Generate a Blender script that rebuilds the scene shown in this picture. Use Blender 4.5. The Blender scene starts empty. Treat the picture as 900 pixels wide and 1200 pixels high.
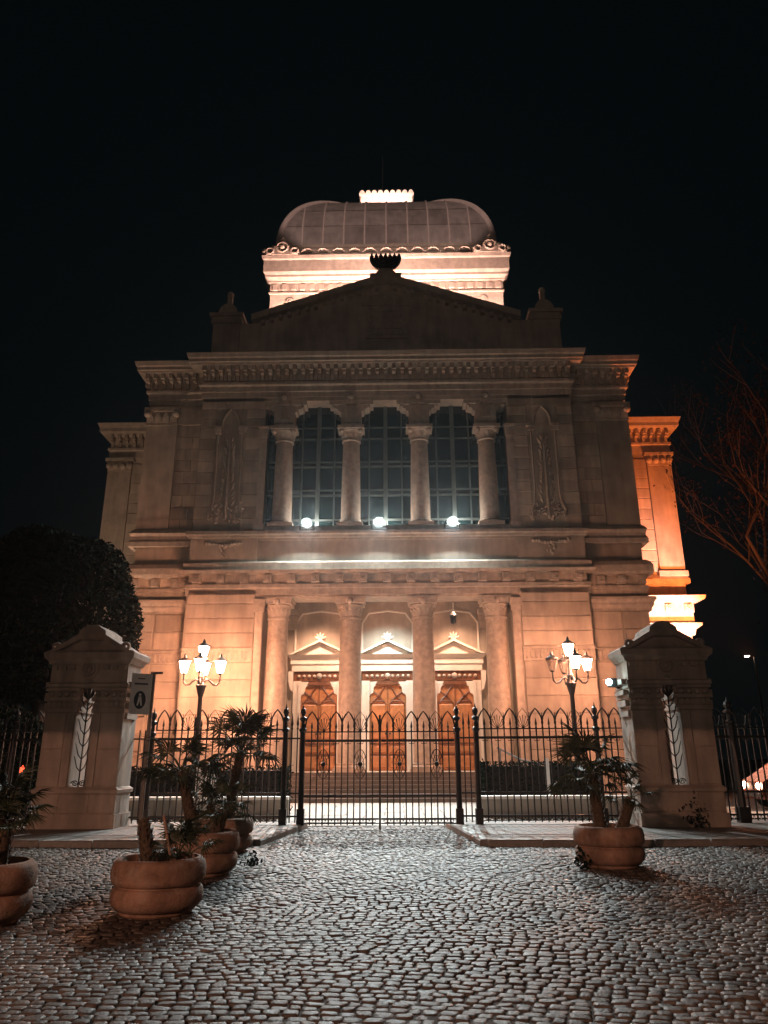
import bpy, math, random
import numpy as np
from mathutils import Vector, Matrix
random.seed(11)
rng = np.random.default_rng(11)
PI = math.pi
S = bpy.context.scene
COL = S.collection

# ------------------------------------------------------------------ camera
PITCH, YAW, ROLL = math.radians(18.5), math.radians(0.9), math.radians(0.25)
CAM = Vector((0.4, 0.0, 1.6))
fw = Vector((-math.sin(YAW) * math.cos(PITCH), math.cos(YAW) * math.cos(PITCH), math.sin(PITCH)))
rt = Vector((math.cos(YAW), math.sin(YAW), 0))
up = rt.cross(fw)
rt2 = rt * math.cos(ROLL) - up * math.sin(ROLL)
up2 = up * math.cos(ROLL) + rt * math.sin(ROLL)
cd = bpy.data.cameras.new('camera')
cam = bpy.data.objects.new('camera', cd)
COL.objects.link(cam)
cam.matrix_world = Matrix(((rt2.x, up2.x, -fw.x, CAM.x), (rt2.y, up2.y, -fw.y, CAM.y), (rt2.z, up2.z, -fw.z, CAM.z), (0, 0, 0, 1)))
cd.sensor_fit = 'VERTICAL'
cd.sensor_height = 36.0
cd.lens = 36.0 * 866.0 / 1200.0
cd.clip_end = 2000
cd.clip_start = 0.05
S.camera = cam
S.view_settings.view_transform = 'Standard'
S.view_settings.look = 'None'
S.view_settings.exposure = 0.0
S.view_settings.gamma = 1.0
S.cycles.use_denoising = True
S.cycles.max_bounces = 6
S.cycles.sample_clamp_indirect = 6.0
S.cycles.use_light_tree = True

# ------------------------------------------------------------------ night sky
w = bpy.data.worlds.new('World')
S.world = w
w.use_nodes = True
bg = w.node_tree.nodes['Background']
bg.inputs[0].default_value = (0.42, 0.85, 1.0, 1)
bg.inputs[1].default_value = 0.0026

# ------------------------------------------------------------------ lamps out of frame, hidden fixtures and added fill lights
def aim(o, d):
    o.rotation_euler = Vector(d).to_track_quat('-Z', 'Y').to_euler()

def lamp(name, kind, loc, power, color, direction=None, **kw):
    d = bpy.data.lights.new(name, kind)
    d.energy = power
    d.color = color
    for k, v in kw.items():
        setattr(d, k, v)
    o = bpy.data.objects.new(name, d)
    COL.objects.link(o)
    o.location = loc
    if direction:
        aim(o, direction)
    return o

WARM = (1.0, 0.62, 0.42)
PINK = (1.0, 0.60, 0.50)
COOL = (0.80, 0.97, 1.0)
SODIUM = (1.0, 0.21, 0.045)
# street lamps of the square behind the camera
lamp('street_lamp_light', 'POINT', (-12, -34, 14), 4700, (1.0, 0.70, 0.54), shadow_soft_size=0.3)
# unseen street lamp; its flat cone edge is shaped to shade the pier tops
lamp('cutoff_street_light', 'SPOT', (-6.5, -9, 6.2), 4600, (1.0, 0.50, 0.33), (0, -0.1455, -0.99),
     spot_size=PI, spot_blend=0.0, shadow_soft_size=0.12)
# portico ceiling lights behind the entablature
for x, c, p in ((-3.35, (1.0, 0.56, 0.36), 330), (0.0, (0.88, 1.0, 0.96), 300), (3.35, (1.0, 0.56, 0.36), 300)):
    lamp('portico_light', 'SPOT', (x, 34.45, 8.95), p * 6.0, c, (0, 2.0, -7.2), spot_size=math.radians(100), spot_blend=0.9, shadow_soft_size=0.2)
# added fill lights on the loggia floor, standing in for floodlight spill
for x in (-3.4, -0.05, 3.3):
    lamp('loggia_fill', 'POINT', (x, 33.34, 12.08), 110, (1.0, 0.86, 0.76), shadow_soft_size=0.1)
# roof floodlights below the dome
for x in (-5.2, -1.8, 1.8, 5.2):
    lamp('roof_flood_light', 'AREA', (x, 35.9, 25.3 - abs(x) * 0.28), 11000, PINK, (0, 0.55, 0.83), shape='RECTANGLE', size=0.9, size_y=0.3)
# narrow projectors across the square that pick out the dome alone
lamp('dome_projector_light', 'SPOT', (0, -60, 10), 165000, (1.0, 0.68, 0.58), (0, 100, 28.2), spot_size=2 * math.atan(8.5 / 104), spot_blend=0.2, shadow_soft_size=0.3)
lamp('lantern_light', 'AREA', (0, 41.75, 38.75), 260, PINK, (0, 0.9, 0.45), shape='RECTANGLE', size=3.4, size_y=0.12)
# sodium floods on the wing to the right
lamp('sodium_flood_light', 'SPOT', (17.3, 35.6, 6.0), 12000, SODIUM, (-0.28, 0.5, 0.8), spot_size=math.radians(96), spot_blend=0.5, shadow_soft_size=0.15)
lamp('wing_flood_light', 'SPOT', (15.0, 37.8, 5.0), 9000, (1.0, 0.68, 0.60), (0, 0.66, 0.75), spot_size=math.radians(56), spot_blend=0.5, shadow_soft_size=0.15)

lamp('left_wing_fill', 'SPOT', (-15.5, 31.5, 2.0), 2400, (1.0, 0.66, 0.45), (0.06, 0.5, 0.75), spot_size=math.radians(80), spot_blend=0.6, shadow_soft_size=0.15)  # added unseen fill that lifts the dim left wing

# ------------------------------------------------------------------ materials
def mat(name, col, rough=0.7, var=0.25, scale=3.0, bump=0.0, bscale=40.0, metal=0.0, island=0.0, streak=0.0, emit=None, estr=0.0, spec=0.5, obj_rand=0.0, patch=0.0, bloom=0.0):
    m = bpy.data.materials.new(name)
    m.use_nodes = True
    nt = m.node_tree
    N, Lk = nt.nodes, nt.links
    b = N['Principled BSDF']
    b.inputs['Roughness'].default_value = rough
    b.inputs['Metallic'].default_value = metal
    b.inputs['Specular IOR Level'].default_value = spec
    tc = N.new('ShaderNodeTexCoord')
    geo = N.new('ShaderNodeNewGeometry')
    nz = N.new('ShaderNodeTexNoise')
    nz.inputs['Scale'].default_value = scale
    nz.inputs['Detail'].default_value = 7
    nz.inputs['Roughness'].default_value = 0.62
    Lk.new(geo.outputs['Position'], nz.inputs['Vector'])
    rmp = N.new('ShaderNodeMapRange')
    rmp.inputs[1].default_value = 0.3
    rmp.inputs[2].default_value = 0.7
    rmp.inputs[3].default_value = 1 - var
    rmp.inputs[4].default_value = 1 + var
    Lk.new(nz.outputs['Fac'], rmp.inputs[0])
    val = rmp.outputs[0]
    def mul(a, bb):
        q = N.new('ShaderNodeMath'); q.operation = 'MULTIPLY'
        Lk.new(a, q.inputs[0])
        Lk.new(bb, q.inputs[1])
        return q.outputs[0]
    if streak > 0:
        mp = N.new('ShaderNodeMapping')
        mp.inputs['Scale'].default_value = (2.2, 2.2, 0.4)
        Lk.new(geo.outputs['Position'], mp.inputs['Vector'])
        n2 = N.new('ShaderNodeTexNoise')
        n2.inputs['Scale'].default_value = 1.4
        n2.inputs['Detail'].default_value = 5
        Lk.new(mp.outputs[0], n2.inputs['Vector'])
        r2 = N.new('ShaderNodeMapRange')
        r2.inputs[1].default_value = 0.35; r2.inputs[2].default_value = 0.65
        r2.inputs[3].default_value = 1 - streak; r2.inputs[4].default_value = 1 + streak * 0.4
        Lk.new(n2.outputs['Fac'], r2.inputs[0])
        val = mul(val, r2.outputs[0])
    if patch > 0:
        np_ = N.new('ShaderNodeTexNoise')
        np_.inputs['Scale'].default_value = 0.55
        np_.inputs['Detail'].default_value = 4
        Lk.new(geo.outputs['Position'], np_.inputs['Vector'])
        rp = N.new('ShaderNodeMapRange')
        rp.inputs[1].default_value = 0.35; rp.inputs[2].default_value = 0.65
        rp.inputs[3].default_value = 1 - patch; rp.inputs[4].default_value = 1 + patch
        Lk.new(np_.outputs['Fac'], rp.inputs[0])
        val = mul(val, rp.outputs[0])
    if island > 0:
        r3 = N.new('ShaderNodeMapRange')
        r3.inputs[3].default_value = 1 - island; r3.inputs[4].default_value = 1 + island
        Lk.new(geo.outputs['Random Per Island'], r3.inputs[0])
        val = mul(val, r3.outputs[0])
    if obj_rand > 0:
        oi = N.new('ShaderNodeObjectInfo')
        r4 = N.new('ShaderNodeMapRange')
        r4.inputs[3].default_value = 1 - obj_rand; r4.inputs[4].default_value = 1 + obj_rand
        Lk.new(oi.outputs['Random'], r4.inputs[0])
        val = mul(val, r4.outputs[0])
    vm = N.new('ShaderNodeVectorMath'); vm.operation = 'SCALE'
    vm.inputs[0].default_value = col[:3]
    Lk.new(val, vm.inputs['Scale'])
    if bloom > 0:            # pale lime bloom in blotches
        nb = N.new('ShaderNodeTexNoise')
        nb.inputs['Scale'].default_value = 4.5
        nb.inputs['Detail'].default_value = 8
        nb.inputs['Roughness'].default_value = 0.7
        Lk.new(geo.outputs['Position'], nb.inputs['Vector'])
        rb_ = N.new('ShaderNodeMapRange')
        rb_.inputs[1].default_value = 0.5; rb_.inputs[2].default_value = 0.72
        rb_.inputs[3].default_value = 0.0; rb_.inputs[4].default_value = bloom
        Lk.new(nb.outputs['Fac'], rb_.inputs[0])
        mx = N.new('ShaderNodeMix'); mx.data_type = 'RGBA'
        Lk.new(rb_.outputs[0], mx.inputs[0])
        Lk.new(vm.outputs[0], mx.inputs[6])
        mx.inputs[7].default_value = (0.42, 0.36, 0.30, 1)
        Lk.new(mx.outputs[2], b.inputs['Base Color'])
    else:
        Lk.new(vm.outputs[0], b.inputs['Base Color'])
    rr = N.new('ShaderNodeMapRange')
    rr.inputs[1].default_value = 0.3; rr.inputs[2].default_value = 0.7
    rr.inputs[3].default_value = max(0.05, rough - 0.1); rr.inputs[4].default_value = min(1, rough + 0.1)
    Lk.new(nz.outputs['Fac'], rr.inputs[0])
    Lk.new(rr.outputs[0], b.inputs['Roughness'])
    if bump > 0:
        n3 = N.new('ShaderNodeTexNoise')
        n3.inputs['Scale'].default_value = bscale
        n3.inputs['Detail'].default_value = 6
        Lk.new(geo.outputs['Position'], n3.inputs['Vector'])
        bp = N.new('ShaderNodeBump')
        bp.inputs['Strength'].default_value = bump
        bp.inputs['Distance'].default_value = 0.02
        Lk.new(n3.outputs['Fac'], bp.inputs['Height'])
        Lk.new(bp.outputs[0], b.inputs['Normal'])
    if emit:
        b.inputs['Emission Color'].default_value = (*emit, 1)
        b.inputs['Emission Strength'].default_value = estr
    return m

M = {}
M['stone'] = mat('travertine', (0.46, 0.385, 0.31), 0.75, 0.16, 1.2, 0.25, 30, streak=0.16, obj_rand=0.2, patch=0.16)
M['stone2'] = mat('carved_travertine', (0.45, 0.38, 0.31), 0.7, 0.2, 4.0, 0.25, 40, streak=0.15)
M['column'] = mat('column_granite', (0.44, 0.37, 0.30), 0.5, 0.25, 5.0, 0.1, 60, streak=0.15)
M['pier'] = mat('pier_travertine', (0.36, 0.28, 0.225), 0.8, 0.2, 1.8, 0.35, 25, streak=0.3)
M['portal'] = mat('portal_marble', (0.66, 0.61, 0.54), 0.55, 0.08, 3, 0.05, 30)
M['dome'] = mat('dome_metal_sheet', (0.40, 0.355, 0.335), 0.55, 0.15, 1.5, 0.1, 10, metal=0.25, obj_rand=0.2, streak=0.12)
M['seam'] = mat('dome_seam_lit_metal', (0.62, 0.53, 0.49), 0.5, 0.1, 3)  # paler than the dome sheet: catch-light on seams and ribs put into colour
M['roof'] = mat('roof_sheet', (0.06, 0.055, 0.05), 0.8, 0.2, 2)
M['bronze'] = mat('dark_bronze', (0.05, 0.045, 0.04), 0.5, 0.2, 6, metal=0.6)
M['iron'] = mat('black_iron', (0.018, 0.018, 0.018), 0.42, 0.3, 12, 0.1, 80, metal=0.3)
M['wood'] = mat('door_wood', (0.42, 0.17, 0.065), 0.42, 0.28, 5, 0.15, 30)
M['wood2'] = mat('door_wood_dark', (0.16, 0.06, 0.025), 0.42, 0.28, 5, 0.15, 30)
M['glass'] = mat('dark_window_glass', (0.005, 0.017, 0.019), 0.12, 0.1, 3, spec=0.6)
M['muntin'] = mat('window_frame_metal', (0.10, 0.13, 0.13), 0.5, 0.1, 5)
M['cobble'] = mat('basalt_cobble', (0.088, 0.069, 0.056), 0.56, 0.35, 14, 0.4, 55, island=0.42, spec=0.36, patch=0.35)
M['mortar'] = mat('dark_joint_sand', (0.055, 0.042, 0.033), 0.95, 0.3, 20, 0.3, 60)
M['kerb'] = mat('kerb_granite', (0.23, 0.20, 0.175), 0.6, 0.25, 8, 0.2, 60, obj_rand=0.12)
M['walk'] = mat('sidewalk_asphalt', (0.17, 0.155, 0.14), 0.7, 0.3, 2.2, 0.3, 90)
M['court'] = mat('courtyard_paving', (0.30, 0.27, 0.235), 0.7, 0.15, 2, 0.2, 50)
M['stepstone'] = mat('dark_step_stone', (0.13, 0.115, 0.10), 0.7, 0.25, 3, 0.2, 50)
M['ground'] = mat('dark_ground', (0.04, 0.036, 0.03), 0.95, 0.3, 1)
M['terra'] = mat('terracotta', (0.30, 0.175, 0.12), 0.85, 0.4, 5, 0.5, 45, streak=0.4, spec=0.2, bloom=0.55)
M['soil'] = mat('soil', (0.03, 0.022, 0.016), 0.95, 0.4, 30, 0.6, 60)
M['leaf'] = mat('palm_leaf', (0.034, 0.046, 0.022), 0.6, 0.35, 8, obj_rand=0.35)
M['drytrunk'] = mat('palm_trunk_fibre', (0.10, 0.065, 0.04), 0.9, 0.4, 25, 0.6, 50)
M['tree'] = mat('evergreen_leaf', (0.011, 0.018, 0.012), 0.9, 0.3, 3, island=0.4, spec=0.03)
M['bark'] = mat('bark', (0.017, 0.013, 0.011), 0.9, 0.3, 8, 0.4, 30)
M['redlit_leaf'] = mat('red_lit_leaf', (0.018, 0.009, 0.007), 0.9, 0.3, 3, island=0.4, spec=0.05)  # red tint of the light on the foliage put into the leaf colour
M['sign'] = mat('sign_panel', (0.80, 0.78, 0.74), 0.5, 0.1, 6)
M['signpole'] = mat('sign_pole', (0.20, 0.155, 0.125), 0.5, 0.2, 6)
M['ink'] = mat('sign_ink', (0.09, 0.085, 0.08), 0.6, 0.1, 6)
M['blue'] = mat('sign_blue', (0.03, 0.045, 0.06), 0.5, 0.1, 6)
M['white'] = mat('white_paint', (0.72, 0.70, 0.66), 0.6, 0.06, 4)
M['lampwarm'] = mat('lit_lantern_glass', (0.8, 0.7, 0.6), 0.4, emit=(1.0, 0.42, 0.24), estr=440)
M['lampoff'] = mat('unlit_lantern_glass', (0.10, 0.085, 0.075), 0.2, 0.1, 6)
M['lampoff'].node_tree.nodes['Principled BSDF'].inputs['Alpha'].default_value = 0.35
M['flood'] = mat('floodlight_glass', (0.8, 0.8, 0.8), 0.3, emit=(0.86, 0.97, 0.97), estr=9500)
M['smallflood'] = mat('small_floodlight_glass', (0.8, 0.8, 0.8), 0.3, emit=(0.6, 0.95, 1.0), estr=60)
M['headlight'] = mat('headlight_glass', (0.8, 0.8, 0.8), 0.3, emit=(1.0, 0.72, 0.5), estr=70)
M['carpaint'] = mat('car_paint', (0.16, 0.05, 0.03), 0.3, 0.05, 4, metal=0.3)
M['tyre'] = mat('tyre_rubber', (0.02, 0.02, 0.02), 0.8, 0.1, 4)
M['red'] = mat('red_reflector', (0.5, 0.06, 0.03), 0.4, 0.1, 4, emit=(1.0, 0.1, 0.04), estr=2.5)

# ------------------------------------------------------------------ mesh helpers
W = {}

class MB:
    def __init__(self):
        self.v, self.f = [], []
    def add(self, vs, fs):
        n = len(self.v)
        self.v += [tuple(p) for p in vs]
        self.f += [tuple(i + n for i in q) for q in fs]
        return self
    def box(self, x0, x1, y0, y1, z0, z1):
        return self.add([(x0, y0, z0), (x1, y0, z0), (x1, y1, z0), (x0, y1, z0), (x0, y0, z1), (x1, y0, z1), (x1, y1, z1), (x0, y1, z1)],
                        [(3, 2, 1, 0), (4, 5, 6, 7), (0, 1, 5, 4), (1, 2, 6, 5), (2, 3, 7, 6), (3, 0, 4, 7)])
    def prism(self, poly, y0, y1):            # polygon in x,z extruded along y
        n = len(poly)
        return self.add([(x, y0, z) for x, z in poly] + [(x, y1, z) for x, z in poly],
                        [tuple(range(n)), tuple(range(2 * n - 1, n - 1, -1))] + [((i + 1) % n, i, n + i, n + (i + 1) % n) for i in range(n)])
    def slab(self, poly, z0, z1):             # polygon in x,y extruded along z
        n = len(poly)
        return self.add([(x, y, z0) for x, y in poly] + [(x, y, z1) for x, y in poly],
                        [tuple(range(n - 1, -1, -1)), tuple(range(n, 2 * n))] + [(i, (i + 1) % n, n + (i + 1) % n, n + i) for i in range(n)])
    def lathe(self, prof, seg=20, cx=0, cy=0, cap=True):
        vs, fs = [], []
        for r, z in prof:
            for k in range(seg):
                a = 2 * PI * k / seg
                vs.append((cx + r * math.cos(a), cy + r * math.sin(a), z))
        for i in range(len(prof) - 1):
            for k in range(seg):
                k2 = (k + 1) % seg
                fs.append((i * seg + k, i * seg + k2, (i + 1) * seg + k2, (i + 1) * seg + k))
        if cap:
            fs.append(tuple(range(seg - 1, -1, -1)))
            fs.append(tuple((len(prof) - 1) * seg + k for k in range(seg)))
        return self.add(vs, fs)
    def tube(self, pts, r, n=6):
        pts = [Vector(p) for p in pts]
        rs = r if isinstance(r, (list, tuple)) else [r] * len(pts)
        vs, fs = [], []
        ref = Vector((0.13, 0.31, 0.94)).normalized()
        for i, p in enumerate(pts):
            t = (pts[min(i + 1, len(pts) - 1)] - pts[max(i - 1, 0)]).normalized()
            a = t.cross(ref)
            if a.length < 0.05:
                a = t.cross(Vector((1, 0, 0)))
            a.normalize()
            b = t.cross(a)
            for k in range(n):
                q = 2 * PI * k / n + PI / n
                vs.append(p + a * (rs[i] * math.cos(q)) + b * (rs[i] * math.sin(q)))
        for i in range(len(pts) - 1):
            for k in range(n):
                k2 = (k + 1) % n
                fs.append((i * n + k, i * n + k2, (i + 1) * n + k2, (i + 1) * n + k))
        fs.append(tuple(range(n - 1, -1, -1)))
        fs.append(tuple((len(pts) - 1) * n + k for k in range(n)))
        return self.add(vs, fs)
    def sweep(self, path, prof):              # mouldings: profile (out, z) along a plan path, mitred
        pts = [Vector((p[0], p[1])) for p in path]
        vs, fs = [], []
        m = len(prof)
        for i, p in enumerate(pts):
            ns = []
            if i > 0:
                d = (p - pts[i - 1]).normalized(); ns.append(Vector((d.y, -d.x)))
            if i < len(pts) - 1:
                d = (pts[i + 1] - p).normalized(); ns.append(Vector((d.y, -d.x)))
            if len(ns) == 2:
                q = ns[0] + ns[1]
                mit = q / max(0.2, q.dot(ns[0]))
            else:
                mit = ns[0]
            for o, z in prof:
                vs.append((p.x + mit.x * o, p.y + mit.y * o, z))
        for i in range(len(pts) - 1):
            for k in range(m - 1):
                fs.append((i * m + k, (i + 1) * m + k, (i + 1) * m + k + 1, i * m + k + 1))
        fs.append(tuple(range(m)))
        fs.append(tuple((len(pts) - 1) * m + k for k in range(m)))
        return self.add(vs, fs)
    def ball(self, c, r, seg=8, rings=5, sz=1.0):
        prof = [(max(1e-3, r * math.sin(PI * i / rings)), c[2] - r * sz * math.cos(PI * i / rings)) for i in range(rings + 1)]
        return self.lathe(prof, seg, c[0], c[1])
    def mesh(self, name, m, smooth=False):
        me = bpy.data.meshes.new(name)
        me.from_pydata(self.v, [], self.f)
        me.materials.append(m)
        if smooth:
            me.polygons.foreach_set('use_smooth', [True] * len(me.polygons))
        me.update()
        return me
    def build(self, name, m, parent=None, smooth=False):
        off = W[parent.name] if parent else Vector((0, 0, 0))
        if parent and off.length > 0:
            self.v = [(x - off.x, y - off.y, z - off.z) for x, y, z in self.v]
        me = self.mesh(name, m, smooth)
        if smooth:
            try:
                me.set_sharp_from_angle(angle=math.radians(40))
            except Exception:
                pass
        o = bpy.data.objects.new(name, me)
        COL.objects.link(o)
        o.parent = parent
        W[o.name] = Vector(off)
        return o

def piece(name, me, parent, loc, rz=0.0, scale=None, rot=None):
    o = bpy.data.objects.new(name, me)
    COL.objects.link(o)
    o.parent = parent
    off = W[parent.name] if parent else Vector((0, 0, 0))
    o.location = Vector(loc) - off
    if rot is not None:
        o.rotation_euler = rot
    elif rz:
        o.rotation_euler = (0, 0, rz)
    if scale is not None:
        o.scale = scale
    W[o.name] = Vector(loc)
    return o

def tag(o, label=None, cat=None, group=None, kind=None):
    if label: o['label'] = label
    if cat: o['category'] = cat
    if group: o['group'] = group
    if kind: o['kind'] = kind
    return o

def thing(name, label, cat, loc, group=None):
    o = bpy.data.objects.new(name, None)
    COL.objects.link(o)
    o.location = loc
    o.empty_display_size = 0.3
    W[o.name] = Vector(loc)
    return tag(o, label, cat, group)

CACHE = {}
def cached(key, fn):
    if key not in CACHE:
        CACHE[key] = fn()
    return CACHE[key]

def stone_mesh(wd, h, m):
    def f():
        g, c, d = 0.014, 0.02, 0.05
        x0, x1, z0, z1 = -wd / 2 + g, wd / 2 - g, -h / 2 + g, h / 2 - g
        vs = [(x0, 0.01, z0), (x1, 0.01, z0), (x1, 0.01, z1), (x0, 0.01, z1),
              (x0, -d + c, z0), (x1, -d + c, z0), (x1, -d + c, z1), (x0, -d + c, z1),
              (x0 + c, -d, z0 + c), (x1 - c, -d, z0 + c), (x1 - c, -d, z1 - c), (x0 + c, -d, z1 - c)]
        fs = [(8, 9, 10, 11)]
        for a in (0, 4):
            for k in range(4):
                k2 = (k + 1) % 4
                fs.append((a + k, a + k2, a + 4 + k2, a + 4 + k))
        return MB().add(vs, fs).mesh('stone', m)
    return cached(('stone', round(wd, 2), round(h, 2), m.name), f)

def ashlar(parent, m, x0, x1, z0, z1, Y, ch, bw):
    n = max(1, round((z1 - z0) / ch))
    h = (z1 - z0) / n
    for i in range(n):
        zc = z0 + h * (i + 0.5)
        nb = max(1, round((x1 - x0) / bw))
        if nb == 1:
            cuts = [x0, x1]
        else:
            b = (x1 - x0) / nb
            cuts = [x0] + [x0 + b * (k + 1) + (b * 0.22 if i % 2 else -b * 0.22) for k in range(nb - 1)] + [x1]
        for a, c in zip(cuts[:-1], cuts[1:]):
            piece('stone', stone_mesh(c - a, h, m), parent, ((a + c) / 2, Y, zc))

def arc(cx, cz, r, a0, a1, n, y, rz=None):
    rz = r if rz is None else rz
    return [(cx + r * math.cos(math.radians(a0 + (a1 - a0) * i / n)), y, cz + rz * math.sin(math.radians(a0 + (a1 - a0) * i / n))) for i in range(n + 1)]

# ================================================================== SETTING
# ground sheet reaching the horizon
g = MB().add([(-600, -300, -0.08), (600, -300, -0.08), (600, 900, -0.08), (-600, 900, -0.08)], [(0, 1, 2, 3)]).build('ground', M['ground'])
tag(g, kind='structure')
g = MB().slab([(-26, -12), (26, -12), (26, 20.3), (-26, 20.3)], -0.07, -0.020).build('plaza', M['mortar'])
tag(g, kind='structure')
PLAZA = g
W['plaza'] = Vector((0, 0, 0))

# cobbles: rounded eight-sided blocks in two fields that meet along a curved seam
SEAM = [(-60, 6.0), (-8, 6.9), (-3.4, 7.87), (-2.5, 8.32), (-1.6, 8.86), (-0.96, 9.59), (-0.31, 10.15), (1.02, 11.28), (2.1, 12.3), (3.6, 13.1), (8, 14.4), (60, 22)]
def seam_y(x):
    return np.interp(x, [p[0] for p in SEAM], [p[1] for p in SEAM])

def field(angle, pitch, seedv, bend=0.0):
    """stone centres, sizes and headings of one field, laid in wavering rows"""
    r = np.random.default_rng(seedv)
    ca, sa = math.cos(angle), math.sin(angle)
    out = []
    R = 26.0
    v = -R if not bend else -R
    row = 0
    while v < R:
        dp = pitch * r.uniform(0.92, 1.1)
        u = -R + r.uniform(0, 0.12)
        while u < R:
            wd = pitch * r.uniform(0.86, 1.5)
            uc = u + wd / 2
            wob = 0.085 * math.sin(uc * 0.55 + v * 0.13) + 0.04 * math.sin(uc * 1.7 + v * 0.9)
            vc = v + dp / 2 + wob + bend * 0.8 * math.log1p(math.exp(min(30.0, (uc - 0.3) / 0.8)))
            x = uc * ca - vc * sa
            y = uc * sa + vc * ca + 11.0
            hd = angle + math.atan(bend / (1 + math.exp(-max(-30.0, min(30.0, (uc - 0.3) / 0.8))))) + 0.085 * 0.55 * math.cos(uc * 0.55 + v * 0.13) + 0.068 * math.cos(uc * 1.7 + v * 0.9)
            out.append((x, y, wd, dp, hd))
            u += wd
        v += dp
        row += 1
    return np.array(out)

fa = field(math.radians(2), 0.102, 3, -0.36)
fb = field(math.radians(30), 0.100, 4)
fa = fa[fa[:, 1] < seam_y(fa[:, 0]) - 0.06]
fb = fb[fb[:, 1] > seam_y(fb[:, 0]) + 0.06]
sx = np.arange(-14, 14, 0.135)
sm = np.stack([sx, seam_y(sx), np.full_like(sx, 0.13), np.full_like(sx, 0.11), np.arctan(np.gradient(seam_y(sx), sx))], 1)
st = np.concatenate([fa, fb, sm])
# only what this side of the pavement can be seen, with room for a step aside
half = 0.6 * st[:, 1] + 2.0
on_walk = ((st[:, 1] > 15.6) & ((st[:, 0] > 2.1 - (st[:, 1] - 15.6) * 0.13) | (st[:, 0] < -2.4 + (st[:, 1] - 15.7) * 0.13)))
keep = (st[:, 1] > 4.2) & (st[:, 1] < 20.2) & (np.abs(st[:, 0]) < half) & ~on_walk
st = st[keep]
ns = len(st)
r8 = np.random.default_rng(5)
OCT = np.array([(-0.5, -0.34), (-0.36, -0.5), (0.36, -0.5), (0.5, -0.34), (0.5, 0.34), (0.36, 0.5), (-0.36, 0.5), (-0.5, 0.34)])
def cobble_geo(st, r8):
    n = len(st)
    base = np.tile(OCT[None], (n, 1, 1)) + r8.uniform(-0.07, 0.07, (n, 8, 2))
    base[:, :, 0] *= (st[:, 2] - 0.011)[:, None]
    base[:, :, 1] *= (st[:, 3] - 0.011)[:, None]
    c, s = np.cos(st[:, 4])[:, None], np.sin(st[:, 4])[:, None]
    def rotp(b):
        return b[..., 0] * c - b[..., 1] * s, b[..., 0] * s + b[..., 1] * c
    tiltx, tilty = r8.normal(0, 0.028, n)[:, None], r8.normal(0, 0.028, n)[:, None]
    h = r8.normal(0, 0.004, n)[:, None]
    X, Y = st[:, 0][:, None], st[:, 1][:, None]
    und = 0.008 * np.sin(X * 1.3 + 0.7 * Y) + 0.006 * np.sin(Y * 2.1 - X * 0.8)
    tiltx = tiltx + 0.0104 * np.cos(X * 1.3 + 0.7 * Y) - 0.0048 * np.cos(Y * 2.1 - X * 0.8)
    tilty = tilty + 0.0056 * np.cos(X * 1.3 + 0.7 * Y) + 0.0126 * np.cos(Y * 2.1 - X * 0.8)
    h = h + und
    rings = []
    for sc, z in ((1.0, -0.05), (1.0, -0.009), (0.90, -0.001), (0.5, 0.0006)):
        b = base * sc
        x, y = rotp(b)
        zz = z + h + x * tiltx + y * tilty + (r8.normal(0, 0.0015, (n, 8)) if z > -0.03 else 0)
        rings.append(np.stack([x, y, zz], -1))
    return np.concatenate(rings, 1)           # n,32,3

cfaces = []
for i in range(3):
    for k in range(8):
        k2 = (k + 1) % 8
        cfaces.append((i * 8 + k, i * 8 + k2, (i + 1) * 8 + k2, (i + 1) * 8 + k))
cfaces.append(tuple(24 + k for k in range(8)))
CQ = np.array(cfaces[:24])
geo = cobble_geo(st, r8)
# the 300 stones that show largest: those nearest the camera inside the frame
d = np.hypot(st[:, 0] - 0.4, st[:, 1])
inview = (np.abs(st[:, 0] - 0.3) < 0.46 * st[:, 1]) & (st[:, 1] > 5.55)
order = np.argsort(np.where(inview, d, 1e9))[:300]
mask = np.zeros(ns, bool)
mask[order] = True
for i in order:
    me = bpy.data.meshes.new('cobble')
    me.from_pydata(geo[i].tolist(), [], cfaces)
    me.materials.append(M['cobble'])
    me.polygons.foreach_set('use_smooth', [True] * len(me.polygons))
    piece('cobble', me, PLAZA, (st[i, 0], st[i, 1], 0))
rest = geo[~mask] + np.concatenate([st[~mask][:, :2], np.zeros((ns - 300, 1))], 1)[:, None, :]
nr = len(rest)
me = bpy.data.meshes.new('cobble_field')
me.vertices.add(nr * 32)
me.vertices.foreach_set('co', rest.reshape(-1).astype(np.float32))
quads = (CQ[None] + (np.arange(nr) * 32)[:, None, None]).reshape(-1, 4)
tops = (np.arange(24, 32)[None] + (np.arange(nr) * 32)[:, None])
loops = np.concatenate([quads.reshape(-1), tops.reshape(-1)])
me.loops.add(len(loops))
me.loops.foreach_set('vertex_index', loops.astype(np.int32))
npoly = len(quads) + nr
me.polygons.add(npoly)
starts = np.concatenate([np.arange(len(quads)) * 4, len(quads) * 4 + np.arange(nr) * 8])
me.polygons.foreach_set('loop_start', starts.astype(np.int32))
me.polygons.foreach_set('use_smooth', np.ones(npoly, bool))
me.materials.append(M['cobble'])
me.update(calc_edges=True)
me.validate()
o = bpy.data.objects.new('cobble_field', me)
COL.objects.link(o)
o.parent = PLAZA
tag(o, kind='stuff')

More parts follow.
